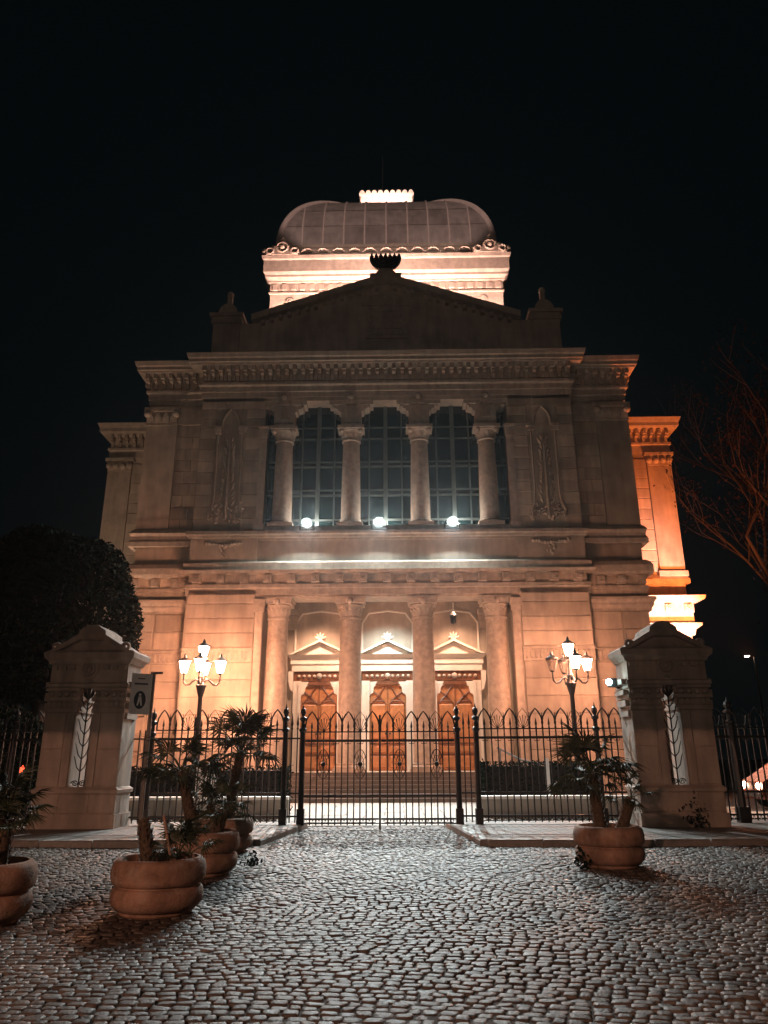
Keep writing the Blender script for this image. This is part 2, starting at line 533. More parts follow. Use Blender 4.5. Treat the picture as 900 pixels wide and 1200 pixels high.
# sidewalks with kerb stones either side of the gate
def sidewalk(name, inner, sgn):
    (x0, y0), (x1, y1) = inner
    s_ = MB().slab([(x0, 20.4), (x0, y0), (x1, y1), (sgn * 30, y1), (sgn * 30, 20.4)] if sgn > 0 else
                   [(x0, 20.4), (sgn * 30, 20.4), (sgn * 30, y1), (x1, y1), (x0, y0)], -0.05, 0.12).build(name, M['walk'])
    tag(s_, kind='structure')
    W[s_.name] = Vector((0, 0, 0))
    path = [Vector((x0, y0 + 0.9)), Vector((x1, y1)), Vector((sgn * 17, y1))]
    for a, b in zip(path[:-1], path[1:]):
        L = (b - a).length
        n = max(1, round(L / 1.05))
        ang = math.atan2((b - a).y, (b - a).x)
        for k in range(n):
            p = a.lerp(b, (k + 0.5) / n)
            ln = L / n - 0.012
            kb = MB().add([(-ln / 2, -0.14, -0.1), (ln / 2, -0.14, -0.1), (ln / 2, 0.14, -0.1), (-ln / 2, 0.14, -0.1),
                           (-ln / 2, -0.14, 0.10), (ln / 2, -0.14, 0.10), (ln / 2, 0.14, 0.10), (-ln / 2, 0.14, 0.10),
                           (-ln / 2 + .01, -0.115, 0.128), (ln / 2 - .01, -0.115, 0.128), (ln / 2 - .01, 0.115, 0.128), (-ln / 2 + .01, 0.115, 0.128)],
                          [(0, 1, 5, 4), (1, 2, 6, 5), (2, 3, 7, 6), (3, 0, 4, 7), (4, 5, 9, 8), (5, 6, 10, 9), (6, 7, 11, 10), (7, 4, 8, 11), (8, 9, 10, 11)])
            mm = kb.mesh('kerb_stone', M['kerb'])
            piece('kerb_stone', mm, s_, (p.x, p.y, random.uniform(-0.006, 0.004)), ang + random.uniform(-0.006, 0.006))
    return s_
sidewalk('sidewalk', ((1.72, 19.0), (2.12, 15.6)), 1)
sidewalk('sidewalk', ((-1.98, 19.0), (-2.42, 15.7)), -1)

# forecourt behind the gate, paved with large pale slabs
FC = MB().slab([(-28, 20.3), (28, 20.3), (28, 36), (-28, 36)], -0.06, -0.02).build('forecourt', M['mortar'])
tag(FC, kind='structure')
W['forecourt'] = Vector((0, 0, 0))
def pav(wd, dp):
    def f():
        a, b = wd / 2 - 0.008, dp / 2 - 0.008
        return MB().add([(-a, -b, -0.06), (a, -b, -0.06), (a, b, -0.06), (-a, b, -0.06), (-a + .006, -b + .006, 0), (a - .006, -b + .006, 0), (a - .006, b - .006, 0), (-a + .006, b - .006, 0)],
                        [(0, 1, 5, 4), (1, 2, 6, 5), (2, 3, 7, 6), (3, 0, 4, 7), (4, 5, 6, 7)]).mesh('paving_slab', M['court'])
    return cached(('pav', wd, dp), f)
for j in range(9):
    for i in range(-9, 10):
        piece('paving_slab', pav(1.2, 1.2), FC, (i * 1.2 + (0.6 if j % 2 else 0), 20.95 + j * 1.2, random.uniform(-0.004, 0.004)))

# ================================================================== SYNAGOGUE
SYN = thing('synagogue', 'floodlit stone synagogue with columned front and square dome behind the iron gate', 'building', (0, 33, 0))
ST, S2 = M['stone'], M['stone2']

# --- main masses
body = MB()
body.box(-12, 12, 36.55, 52, 0, 20.6)
body.box(-12.7, 12.7, 38.2, 46, 0, 20.6)
body.build('main_block', ST, SYN)

LW = {}
for s in (-1, 1):
    a, b = sorted((s * 5.6, s * 9.15))
    p = MB().box(a, b, 33.0, 36.6, 0, 9.05).build('lower_wall', ST, SYN)
    lo, hi = a + 0.06, b - 0.01
    ashlar(p, ST, lo + (0.35 if s > 0 else 0), hi - (0 if s > 0 else 0.35), 1.2, 5.68, 33.0, 0.72, 3.6)
    ashlar(p, ST, lo + (0.35 if s > 0 else 0), hi - (0 if s > 0 else 0.35), 6.34, 8.98, 33.0, 0.72, 3.6)
    # slim pilaster beside the portico opening
    x = s * 5.78
    pl = MB().box(x - 0.16, x + 0.16, 32.92, 33.05, 1.0, 7.9).box(x - 0.22, x + 0.22, 32.86, 33.06, 7.9, 8.15).box(x - 0.26, x + 0.26, 32.82, 33.06, 8.15, 8.5).box(x - 0.24, x + 0.24, 32.84, 33.06, 0.9, 1.3)
    pl.build('pilaster', S2, SYN)
    # fluted string band
    b0, b1 = (a + 0.4, b) if s > 0 else (a, b - 0.4)
    bm = MB().box(b0, b1, 32.93, 33.02, 5.72, 6.30).box(b0 - .03, b1 + .03, 32.88, 33.02, 6.2, 6.32).box(b0 - .02, b1 + .02, 32.9, 33.02, 5.70, 5.78)
    band = bm.build('string_band', S2, SYN)
    fl = cached('flute', lambda: MB().add([(-.06, 0, -.19), (.06, 0, -.19), (.06, 0, .19), (-.06, 0, .19), (-.045, -.03, -.15), (.045, -.03, -.15), (.045, -.03, .15), (-.045, -.03, .15)],
                 [(0, 1, 5, 4), (1, 2, 6, 5), (2, 3, 7, 6), (3, 0, 4, 7), (4, 5, 6, 7)]).mesh('flute', S2))
    k = b0 + 0.15
    while k < b1 - 0.1:
        piece('flute', fl, band, (k, 32.932, 5.99))
        k += 0.21
    # plinth
    MB().box(a - 0.05, b + 0.05, 32.82, 33.3, 0, 1.0).build('plinth', S2, SYN)
    # set-back bay
    a, b = sorted((s * 9.15, s * 12.0))
    p = MB().box(a, b, 33.8, 36.6, 0, 20.6).build('side_bay', ST, SYN)
    c = s * 10.75
    o0, o1 = sorted((s * 9.15, c)); q0, q1 = sorted((c, s * 12.0))
    ashlar(p, ST, o0 + .02, o1 - .02, 1.2, 5.68, 33.8, 0.72, 2.0)
    ashlar(p, ST, o0 + .02, o1 - .02, 6.34, 8.0, 33.8, 0.72, 2.0)
    ashlar(p, ST, q0 + .02, q1 - .02, 1.2, 5.68, 33.74, 0.72, 2.0)
    ashlar(p, ST, q0 + .02, q1 - .02, 6.34, 8.0, 33.74, 0.72, 2.0)
    MB().box(a - .04, b + .04, 33.62, 34.1, 0, 1.0).build('plinth', S2, SYN)
    bm = MB().box(a, b + (0.03 if s > 0 else 0), 33.71, 33.82, 5.72, 6.30).box(a - .02, b + .05, 33.66, 33.82, 6.2, 6.32)
    band = bm.build('string_band', S2, SYN)
    k = a + 0.15
    while k < b - 0.1:
        piece('flute', fl, band, (k, 33.712, 5.99))
        k += 0.21
    MB().sweep([(-12.05, 36), (-12.05, 33.72), (-9.2, 33.72)] if s < 0 else [(9.2, 33.72), (12.05, 33.72), (12.05, 36)],
               [(0, 8.0), (.06, 8.0), (.06, 8.12), (.16, 8.25), (.16, 8.36), (.26, 8.5), (.26, 8.62), (0, 8.7)]).build('impost_moulding', S2, SYN)
    # upper set-back bay: corner pilaster, courses between
    p0, p1 = sorted((s * 10.5, s * 12.06))
    pil = MB().box(p0, p1, 33.66, 33.82, 12.0, 17.55).build('corner_pilaster', ST, SYN)
    r0, r1 = sorted((s * 9.15, s * 10.5))
    ashlar(p, ST, r0 + .01, r1 - .01, 12.0, 17.55, 33.8, 0.60, 0.85)
    cp = MB().box(p0 - .12, p1 + .12, 33.5, 33.83, 18.3, 18.5).box(p0 - .02, p1 + .02, 33.62, 33.83, 17.55, 17.68)
    cp.box(p0, p1, 33.6, 33.83, 17.7, 18.3)
    capo = cp.build('capital', S2, SYN)
    for dx in (p0 + .05, p1 - .05):
        lf = MB()
        lf.ball((dx, 33.56, 18.14), 0.19, 10, 6)
        lf.build('volute', S2, capo, True)
    for k in range(4):
        lx = p0 + (p1 - p0) * (k + .5) / 4
        lf = MB().add([(lx - .15, 33.6, 17.7), (lx + .15, 33.6, 17.7), (lx + .17, 33.54, 17.95), (lx - .17, 33.54, 17.95), (lx, 33.5, 18.2)], [(0, 1, 2, 3), (3, 2, 4)])
        lf.build('acanthus_leaf', S2, capo)
    MB().box(r0, r1, 33.68, 33.83, 17.6, 18.5).build('frieze_panel', S2, SYN)
    MB().sweep([(-12.08, 36), (-12.08, 33.66), (-9.15, 33.66)] if s < 0 else [(9.15, 33.66), (12.08, 33.66), (12.08, 36)],
               [(0, 11.2), (.2, 11.2), (.2, 11.42), (.12, 11.55), (.12, 11.7), (.2, 11.85), (.1, 12.02), (0, 12.1)]).build('pedestal_moulding', S2, SYN)
    MB().sweep([(-12.08, 36), (-12.08, 33.66), (-9.15, 33.66)] if s < 0 else [(9.15, 33.66), (12.08, 33.66), (12.08, 36)],
               [(0, 9.8), (.25, 9.8), (.25, 10.1), (.15, 10.3), (0, 10.4)]).build('pedestal_base', S2, SYN)

# --- portico: back wall is the main block at y 36.55; floor, ceiling, beam
MB().box(-5.6, 5.6, 33.0, 36.6, 0, 1.08).build('portico_floor', S2, SYN)
MB().box(-5.6, 5.6, 33.9, 36.6, 9.06, 9.7).build('portico_ceiling', ST, SYN)
MB().box(-5.6, 5.6, 33.05, 34.25, 8.62, 9.05).build('architrave', S2, SYN)
for i in range(7):
    MB().box(-6.9 - 0.0 * i, 6.9, 30.75 + i * 0.33, 33.3, 0.155 * i - (0.03 if i == 0 else 0.0), 0.155 * (i + 1) - 0.003).build('step', M['stepstone'], SYN)
for s in (-1, 1):
    a, b = sorted((s * 6.95, s * 8.2))
    MB().box(a, b, 30.6, 32.8, 0, 0.85).box(a - .06, b + .06, 30.54, 32.8, 0.85, 0.97).build('stair_cheek_wall', S2, SYN)

def column(x, y, z0, z1, zc, r, name_mat, low):
    sh = MB()
    hh = zc - z0 - 0.35
    prof = [(r, z0 + 0.35)] + [(r * (1 - 0.14 * (t / 8) ** 1.6), z0 + 0.35 + hh * t / 8) for t in range(1, 9)]
    sh.lathe(prof, 28, x, y)
    c = sh.build('column', name_mat, SYN, True)
    b = MB().box(x - r * 1.28, x + r * 1.28, y - r * 1.28, y + r * 1.28, z0, z0 + 0.15)
    b.lathe([(r * 1.22, z0 + .15), (r * 1.26, z0 + .2), (r * 1.2, z0 + .25), (r * 1.08, z0 + .28), (r * 1.13, z0 + .33), (r * 1.0, z0 + .37)], 28, x, y)
    b.build('base', S2, c, True)
    rt_ = r * 0.87
    k = MB()
    H = z1 - zc
    if low:
        k.lathe([(rt_, zc), (rt_ * 1.1, zc + .02), (rt_ * 1.1, zc + .1), (rt_ * 1.0, zc + .13), (rt_ * 1.02, zc + H * .25), (rt_ * 1.12, zc + H * .45), (rt_ * 1.3, zc + H * .65), (rt_ * 1.2, zc + H * .7)], 28, x, y)
        k.box(x - r * 1.22, x + r * 1.22, y - r * 1.22, y + r * 1.22, zc + H * .7, zc + H * .86)
        k.box(x - r * 1.3, x + r * 1.3, y - r * 1.3, y + r * 1.3, zc + H * .86, z1 - 0.004)
        cap = k.build('capital', S2, c, True)
        for q in range(16):
            a = 2 * PI * q / 16
            lf = cached('lowleaf', lambda: MB().add([(0, -.07, 0), (0, .07, 0), (.06, .085, .22), (.06, -.085, .22), (.16, 0, .34), (-.05, 0, .3)], [(0, 1, 2, 3), (3, 2, 4), (4, 2, 5), (4, 5, 3)]).mesh('acanthus_leaf', S2))
            piece('acanthus_leaf', lf, cap, (x + math.cos(a) * rt_ * 1.03, y + math.sin(a) * rt_ * 1.03, zc + .17), a)
        MB().ball((x, y - r * 1.27, zc + H * .78), 0.15, 10, 6).build('boss', S2, cap, True)
    else:
        k.lathe([(rt_, zc), (rt_ * 1.12, zc + .02), (rt_ * 1.12, zc + .09), (rt_ * 1.0, zc + .12), (rt_ * 1.08, zc + H * .4), (rt_ * 1.3, zc + H * .66), (rt_ * 1.42, zc + H * .72), (rt_ * 1.3, zc + H * .78)], 28, x, y)
        k.box(x - r * 1.38, x + r * 1.38, y - r * 1.38, y + r * 1.38, zc + H * .78, z1)
        cap = k.build('capital', S2, c, True)
        for q in range(4):
            a = PI / 4 + q * PI / 2
            MB().ball((x + math.cos(a) * r * 1.42, y + math.sin(a) * r * 1.42, zc + H * .66), 0.14, 10, 6).build('volute', S2, cap, True)
        for q in range(12):
            a = 2 * PI * q / 12
            lf = cached('upleaf', lambda: MB().add([(0, -.07, 0), (0, .07, 0), (.05, .08, .14), (.05, -.08, .14), (.12, 0, .24), (-.04, 0, .2)], [(0, 1, 2, 3), (3, 2, 4), (4, 2, 5), (4, 5, 3)]).mesh('acanthus_leaf', S2))
            piece('acanthus_leaf', lf, cap, (x + math.cos(a) * rt_ * 1.04, y + math.sin(a) * rt_ * 1.04, zc + .13), a)
    return c

for x in (-5.0, -1.68, 1.62, 4.95):
    column(x, 33.62, 1.08, 8.62, 7.62, 0.53, M['column'], True)

# portals
def portal(x):
    Y = 36.55
    P = MB()
    P.box(x - 1.26, x - 0.88, Y - .14, Y, 1.08, 5.2).box(x + .88, x + 1.26, Y - .14, Y, 1.08, 5.2)
    P.box(x - 1.02, x - 0.88, Y - .2, Y - .02, 1.08, 5.14).box(x + .88, x + 1.02, Y - .2, Y - .02, 1.08, 5.14)
    for s in (-1, 1):        # corbelled shoulders of the opening
        P.prism([(x + s * .9, 4.35), (x + s * .9, 5.16), (x + s * .42, 5.16), (x + s * .46, 5.02), (x + s * .66, 4.92), (x + s * .72, 4.62), (x + s * .86, 4.55)], Y - .12, Y - .01)
    f = P.build('door_frame', M['portal'], SYN)
    MB().box(x - 1.26, x + 1.26, Y - .13, Y, 5.2, 5.64).build('door_frieze', M['wood2'], f)
    t = MB()
    for k in range(9):
        t.ball((x - 1.0 + k * .25, Y - .14, 5.42), 0.085 if k != 4 else .15, 8, 5)
    t.build('frieze_ornament', S2, f, True)
    e = MB()
    e.sweep([(x - 1.3, Y), (x - 1.3, Y - .16), (x + 1.3, Y - .16), (x + 1.3, Y)], [(0, 5.66), (.05, 5.66), (.05, 5.95), (.1, 6.0), (.1, 6.25), (.22, 6.36), (.28, 6.44), (0, 6.48)])
    e.build('lintel_cornice', M['portal'], f)
    e = MB().prism([(x - 1.3, 6.46), (x + 1.3, 6.46), (x, 7.02)], Y - .18, Y)
    e.prism([(x - 1.5, 6.46), (x - 1.3, 6.46), (x, 7.06), (x + 1.3, 6.46), (x + 1.5, 6.46), (x, 7.18)], Y - .4, Y)
    e.build('pediment', M['portal'], f)
    a = MB()
    a.box(x - .1, x + .1, Y - .3, Y - .12, 7.1, 7.22)
    for ang in (-70, -35, 0, 35, 70):
        r = math.radians(ang)
        a.tube([(x, Y - .2, 7.2), (x + .18 * math.sin(r), Y - .22, 7.2 + .18 * math.cos(r)), (x + .3 * math.sin(r), Y - .26, 7.2 + .34 * math.cos(r))], [.05, .07, .02], 6)
    a.build('acroterion', M['portal'], f)
    for s in (-1, 1):
        MB().prism([(x + s * 1.28, 5.66), (x + s * 1.52, 5.66), (x + s * 1.5, 5.2), (x + s * 1.40, 4.8), (x + s * 1.28, 4.7)], Y - .2, Y).build('console', M['portal'], f)
    # arched blind panel above
    b = MB().tube([(x - 1.25, Y - .02, 6.6), (x - 1.25, Y - .02, 8.0), (x - .9, Y - .02, 8.5), (x, Y - .02, 8.62), (x + .9, Y - .02, 8.5), (x + 1.25, Y - .02, 8.0), (x + 1.25, Y - .02, 6.6)], .06, 6)
    b.build('panel_moulding', M['portal'], f)
    # double door
    D = MB()
    top = [(x - .9, 1.1), (x + .9, 1.1), (x + .9, 4.4), (x + .62, 5.12), (x - .62, 5.12), (x - .9, 4.4)]
    D.prism(top, Y - .06, Y - .005)
    dr = D.build('door', M['wood'], SYN)
    for s in (-1, 1):
        c = x + s * .44
        for z0, z1 in ((1.2, 1.75), (1.88, 2.2), (2.5, 4.1)):
            q = MB()
            q.add([(c - .37, Y - .06, z0), (c + .37, Y - .06, z0), (c + .37, Y - .06, z1), (c - .37, Y - .06, z1), (c - .32, Y - .1, z0 + .05), (c + .32, Y - .1, z0 + .05), (c + .32, Y - .1, z1 - .05), (c - .32, Y - .1, z1 - .05)],
                  [(0, 1, 5, 4), (1, 2, 6, 5), (2, 3, 7, 6), (3, 0, 4, 7), (4, 5, 6, 7)])
            q.build('door_panel', M['wood'], dr)
        q = MB()
        for (xa, za, xb, zb) in ((-.36, 4.12, 0, 4.5), (.36, 4.12, 0, 4.5), (0, 4.5, -.3, 4.95 if s > 0 else 4.72), (0, 4.5, .3, 4.72 if s > 0 else 4.95), (-.3, 4.25, .3, 4.25)):
            q.tube([(c + xa, Y - .085, za), (c + xb, Y - .085, zb)], .04, 4)
        q.ball((c, Y - .09, 4.5), .09, 8, 5)
        q.build('door_tracery', M['wood2'], dr)
        q = MB().box(c - .4, c + .4, Y - .11, Y - .05, 2.24, 2.34).box(c - .4, c + .4, Y - .1, Y - .05, 1.76, 1.84)
        q.build('door_rail', M['wood2'], dr)
        MB().ball((x + s * .1, Y - .13, 2.75), .05, 8, 5).build('door_knob', M['bronze'], dr, True)
    MB().box(x - .018, x + .018, Y - .11, Y - .055, 1.12, 5.1).build('meeting_stile', M['wood2'], dr)
    MB().prism([(x - .6, 5.0), (x + .6, 5.0), (x + .5, 5.17), (x - .5, 5.17)], Y - .16, Y - .05).build('door_head', M['wood2'], dr)
for x in (-3.33, -0.03, 3.2):
    portal(x)
# wall brackets on the portico back wall under the beams
for x in (-4.75, -1.68, 1.62, 4.75):
    b = MB().box(x - .3, x + .3, 36.1, 36.58, 8.4, 8.62).box(x - .26, x + .26, 36.25, 36.58, 8.0, 8.4).box(x - .22, x + .22, 36.35, 36.58, 7.7, 8.0)
    b.build('wall_bracket', S2, SYN)

# --- lower entablature with rosette blocks
PATH = [(-12.06, 40), (-12.06, 33.74), (-9.2, 33.74), (-9.2, 32.95), (9.2, 32.95), (9.2, 33.74), (12.06, 33.74), (12.06, 40)]
ent = MB().sweep(PATH, [(-.3, 8.72), (.0, 8.72), (.0, 9.0), (.05, 9.03), (.05, 9.2), (-.08, 9.22), (-.08, 9.66), (.26, 9.7), (.3, 9.82), (-.3, 9.86)]).build('lower_entablature', S2, SYN)
rb = MB().add([(-.2, 0, -.2), (.2, 0, -.2), (.2, 0, .2), (-.2, 0, .2), (-.18, -.3, -.17), (.18, -.3, -.17), (.18, -.3, .19), (-.18, -.3, .19)],
              [(0, 1, 5, 4), (1, 2, 6, 5), (2, 3, 7, 6), (3, 0, 4, 7), (4, 5, 6, 7)])
ring = [(.10 * math.cos(a), -.31, .02 + .10 * math.sin(a)) for a in [2 * PI * k / 12 for k in range(13)]]
rb.tube(ring, .028, 5)
rb.ball((0, -.3, .02), .05, 8, 5)
rbm = rb.mesh('rosette_block', S2)
for k in range(17):
    piece('rosette_block', rbm, ent, (-8.7 + k * 17.4 / 16, 33.04, 9.44))
for s in (-1, 1):
    for k in range(3):
        piece('rosette_block', rbm, ent, (s * (9.9 + k * 0.95), 33.83, 9.44))

# --- parapet of the loggia
MB().box(-9.15, 9.15, 33.0, 34.6, 9.83, 10.2).build('parapet_plinth', S2, SYN)
MB().sweep([(-9.15, 34), (-9.15, 33), (9.15, 33), (9.15, 34)], [(0, 9.84), (.2, 9.84), (.2, 10.18), (.1, 10.26), (0, 10.3)]).build('parapet_base', S2, SYN)
MB().box(-9.12, 9.12, 33.05, 34.6, 10.2, 11.45).build('parapet', ST, SYN)
for s in (-1, 1):
    a, b = sorted((s * 6.0, s * 9.15))
    MB().box(a, b, 32.96, 33.2, 10.25, 11.4).build('pedestal_block', ST, SYN)
    # carved garland
    q = MB()
    cx = s * 7.6
    for k in range(13):
        t = -1 + k / 6
        q.ball((cx + t * .8, 32.94, 11.2 - .12 * (1 - t * t) + random.uniform(-.03, .03)), random.uniform(.07, .12), 8, 5)
    for k in range(9):
        q.ball((cx + random.uniform(-.2, .2), 32.94, 11.05 - k * .06), .08, 7, 4)
    q.build('carved_garland', S2, SYN, True)
MB().sweep([(-9.17, 34), (-9.17, 32.97), (9.17, 32.97), (9.17, 34)], [(0, 11.4), (.08, 11.42), (.1, 11.52), (.2, 11.56), (.2, 11.7), (0, 11.74)]).build('parapet_coping', S2, SYN)
MB().box(-5.95, 5.95, 33.0, 35.0, 11.3, 12.0).build('loggia_floor', S2, SYN)

# --- upper storey
for s in (-1, 1):
    a, b = sorted((s * 5.95, s * 9.15))
    p = MB().box(a, b, 33.05, 36.6, 11.45, 18.9).build('upper_wall', ST, SYN)
    cx = s * 7.62
    w0, w1 = cx - .72, cx + .72
    ashlar(p, ST, a + .02 if s > 0 else a + .02, w0, 11.8, 17.1, 33.05, 0.58, 1.0)
    ashlar(p, ST, w1, b - .02, 11.8, 17.1, 33.05, 0.58, 1.0)
    ashlar(p, ST, a + .02, b - .02, 18.1, 18.72, 33.05, 0.62, 1.6)
    ashlar(p, ST, a + .02, w0, 17.1, 18.1, 33.05, 0.5, 1.0)
    ashlar(p, ST, w1, b - .02, 17.1, 18.1, 33.05, 0.5, 1.0)
    # pointed niche with colonnettes and a carved spray
    q = MB()
    L_ = [(cx - .42, 32.98, 17.1), (cx - .40, 32.98, 17.45), (cx - .28, 32.98, 17.78), (cx, 32.98, 18.1), (cx + .28, 32.98, 17.78), (cx + .40, 32.98, 17.45), (cx + .42, 32.98, 17.1)]
    q.tube(L_, .07, 6)
    nic = q.build('niche_arch', S2, SYN, True)
    for d_ in (-1, 1):
        MB().tube([(cx + d_ * .58, 32.97, 13.5), (cx + d_ * .58, 32.97, 16.75)], .045, 10).build('colonnette', S2, nic, True)
        MB().box(cx + d_ * .6 - .2, cx + d_ * .6 + .2, 32.84, 33.06, 16.95, 17.12).box(cx + d_ * .6 - .15, cx + d_ * .6 + .15, 32.88, 33.06, 16.75, 16.95).build('small_capital', S2, nic)
        MB().tube([(cx + d_ * .58, 32.97, 13.5), (cx + d_ * .62, 32.95, 13.1), (cx + d_ * .82, 32.93, 12.6), (cx + d_ * .75, 32.92, 12.3), (cx + d_ * .6, 32.92, 12.4)], [.045, .05, .06, .055, .04], 8).build('scroll', S2, nic, True)
    sp = MB()
    def leafblob(c, dx, dz, L, wd):
        ux, uz = dx, dz
        nx, nz = -uz, ux
        p0 = (c[0], 33.0, c[1]); 
        sp.add([(c[0], 33.02, c[1]), (c[0] + ux * L * .5 + nx * wd, 33.0, c[1] + uz * L * .5 + nz * wd), (c[0] + ux * L, 32.97, c[1] + uz * L), (c[0] + ux * L * .5 - nx * wd, 33.0, c[1] + uz * L * .5 - nz * wd), (c[0] + ux * L * .55, 32.88, c[1] + uz * L * .55)],
               [(0, 1, 4), (1, 2, 4), (2, 3, 4), (3, 0, 4)])
    sp.tube([(cx, 32.96, 12.3), (cx, 32.95, 14.2), (cx, 32.98, 16.6)], [.1, .07, .03], 8)
    for k in range(15):
        z = 13.0 + k * .23
        for d_ in (-1, 1):
            an = math.radians(random.uniform(55, 80))
            leafblob((cx + d_ * (.06 + .16 * (1 - k / 15)), z), d_ * math.cos(an), math.sin(an), random.uniform(.32, .46), .085)
    for k in range(34):
        an = math.radians(random.uniform(10, 170))
        leafblob((cx + random.uniform(-.75, .75), random.uniform(12.1, 13.0)), math.cos(an), math.sin(an), random.uniform(.22, .4), .09)
    sp.build('carved_spray', S2, nic)
    # slender pilaster at the loggia edge
    x = s * 6.0
    MB().box(x - .17, x + .17, 32.95, 33.1, 12.1, 16.5).box(x - .22, x + .22, 32.9, 33.1, 16.5, 17.05).box(x - .26, x + .26, 32.86, 33.1, 17.0, 17.12).box(x - .24, x + .24, 32.88, 33.1, 11.74, 12.1).build('loggia_pilaster', S2, SYN)
for x in (-5.02, -1.72, 1.62, 4.92):
    column(x, 33.5, 12.0, 17.12, 16.38, 0.47, M['column'], False)
    # impost with consoles on both sides
    q = MB().box(x - .5, x + .5, 33.05, 34.1, 17.12, 18.3)
    q.box(x - .44, x + .44, 33.0, 33.06, 17.3, 18.2)
    imp = q.build('impost_block', S2, SYN)
    q = MB()
    for k in range(5):
        q.box(x - .17 + k * .075, x - .13 + k * .075, 32.94, 33.0, 17.5, 18.2)
    q.build('triglyph', S2, imp)
    for d_ in (-1, 1):
        q = MB().prism([(x + d_ * .5, 17.95), (x + d_ * .6, 17.97), (x + d_ * .66, 18.1), (x + d_ * .9, 18.12), (x + d_ * .94, 18.3), (x + d_ * .5, 18.3)], 33.12, 34.05)
        q.ball((x + d_ * .86, 33.1, 18.2), .1, 8, 5)
        q.build('console', S2, imp)
    q = MB().box(x - 1.08, x + 1.08, 33.02, 34.12, 18.3, 18.5).box(x - .28, x + .28, 32.9, 33.1, 18.28, 18.5)
    q.ball((x, 32.93, 18.68), .17, 10, 6)
    q.build('impost_cap', S2, imp)

# windows of the loggia
for i, (xa, xb) in enumerate(((-5.9, -1.7), (-1.7, 1.6), (1.6, 5.9))):
    xa2, xb2 = xa + .06, xb - .06
    wn = MB().box(xa2, xb2, 33.78, 33.84, 12.0, 18.85).build('window', M['glass'], SYN)
    xc = (-3.36, -0.05, 3.27)[i]
    for dx, t in ((0, .1), (-.8, .035), (.8, .035), (-1.65, .035), (1.65, .035)):
        if xa2 < xc + dx < xb2:
            MB().box(xc + dx - t, xc + dx + t, 33.70, 33.78, 12.0, 18.8).build('mullion', M['muntin'], wn)
    for z, t in ((12.5, .05), (13.75, .05), (14.02, .04), (15.25, .05), (15.5, .04), (16.74, .035), (17.35, .03)):
        MB().box(xa2, xb2, 33.715, 33.775, z - t, z + t).build('transom', M['muntin'], wn)

# --- top entablature
UP = [(-12.06, 40), (-12.06, 33.74), (-9.2, 33.74), (-9.2, 32.98), (9.2, 32.98), (9.2, 33.74), (12.06, 33.74), (12.06, 40)]
MB().box(-9.15, 9.15, 33.0, 36.6, 18.5, 20.6).build('upper_beam', ST, SYN)
uent = MB().sweep(UP, [(-.2, 18.72), (0, 18.72), (0, 19.0), (.05, 19.02), (.05, 19.3), (.16, 19.36), (.16, 19.5), (.02, 19.56), (.02, 20.28), (.5, 20.32), (.52, 20.42), (.6, 20.44), (.6, 20.6), (.66, 20.66), (.72, 20.88), (-.2, 20.95)]).build('upper_cornice', S2, SYN)
md = MB().prism([(-.09, 0), (.09, 0), (.09, .26), (-.09, .26)], -.46, .02)
md.prism([(-.075, -.12), (.075, -.12), (.075, 0), (-.075, 0)], -.34, .02)
md = md.mesh('modillion', S2)
dn = MB().box(-.08, .08, -.13, .02, -.14, .14).mesh('dentil', S2)
k = -9.05
while k < 9.1:
    piece('modillion', md, uent, (k, 32.97, 20.02))
    piece('dentil', dn, uent, (k, 32.97, 19.72))
    piece('dentil', dn, uent, (k + .2, 32.97, 19.72)) if k < 8.9 else None
    k += 0.4113
for s in (-1, 1):
    for q in range(7):
        piece('modillion', md, uent, (s * (9.75 + q * .4), 33.73, 20.02))
        piece('dentil', dn, uent, (s * (9.75 + q * .4), 33.73, 19.72))
    for q in range(5):
        piece('modillion', md, uent, (s * 12.05, 34.2 + q * .42, 20.02), s * PI / 2)

# --- attic gable
Yg = 34.5
gp = [(-7.9, 20.8), (7.9, 20.8), (7.9, 23.95), (7.0, 23.95), (0, 26.35), (-7.0, 23.95), (-7.9, 23.95)]
gab = MB().prism(gp, Yg, 35.4).build('attic_gable', ST, SYN)
MB().prism([(-7.2, 23.92), (0, 26.38), (7.2, 23.92), (7.2, 24.3), (0, 26.8), (-7.2, 24.3)], Yg - .4, 35.4).build('raking_cornice', S2, gab)
rd = MB().box(-.1, .1, -.28, .02, -.12, .1).mesh('dentil', S2)
for s in (-1, 1):
    for q in range(14):
        x = s * (.5 + q * .47)
        piece('dentil', rd, gab, (x, Yg - .005, 26.16 - abs(x) * 0.342))
    a, b = sorted((s * 7.85, s * 9.3))
    MB().box(a, b, Yg - .1, 35.6, 20.8, 23.9).box(a - .1, b + .1, Yg - .2, 35.7, 23.9, 24.12).box(a - .05, b + .05, Yg - .15, 35.65, 24.12, 24.3).box(a - .18, b + .18, Yg - .28, 35.78, 24.3, 24.5).build('attic_pedestal', ST, gab)
    c = (a + b) / 2
    pr = [(c + .55 * math.cos(t), 24.5 + .75 * math.sin(t)) for t in [PI * i / 10 for i in range(11)]]
    MB().prism(pr, Yg, 35.2).box(c - .12, c + .12, Yg + .2, Yg + .5, 25.2, 25.9).ball((c, Yg + .35, 26.0), .2, 8, 5).build('acroterion', S2, gab)
MB().box(-1.1, 1.1, Yg - .08, Yg + .02, 22.9, 24.9).box(-1.3, 1.3, Yg - .16, Yg + .02, 24.9, 25.1).prism([(-1.2, 25.1), (1.2, 25.1), (.8, 25.5), (0, 25.7), (-.8, 25.5)], Yg - .12, Yg + .02).build('gable_tablet', S2, gab)
for q in range(5):
    MB().box(-.85, .85, Yg - .12, Yg - .07, 23.1 + q * .36, 23.3 + q * .36).build('tablet_band', S2, gab)
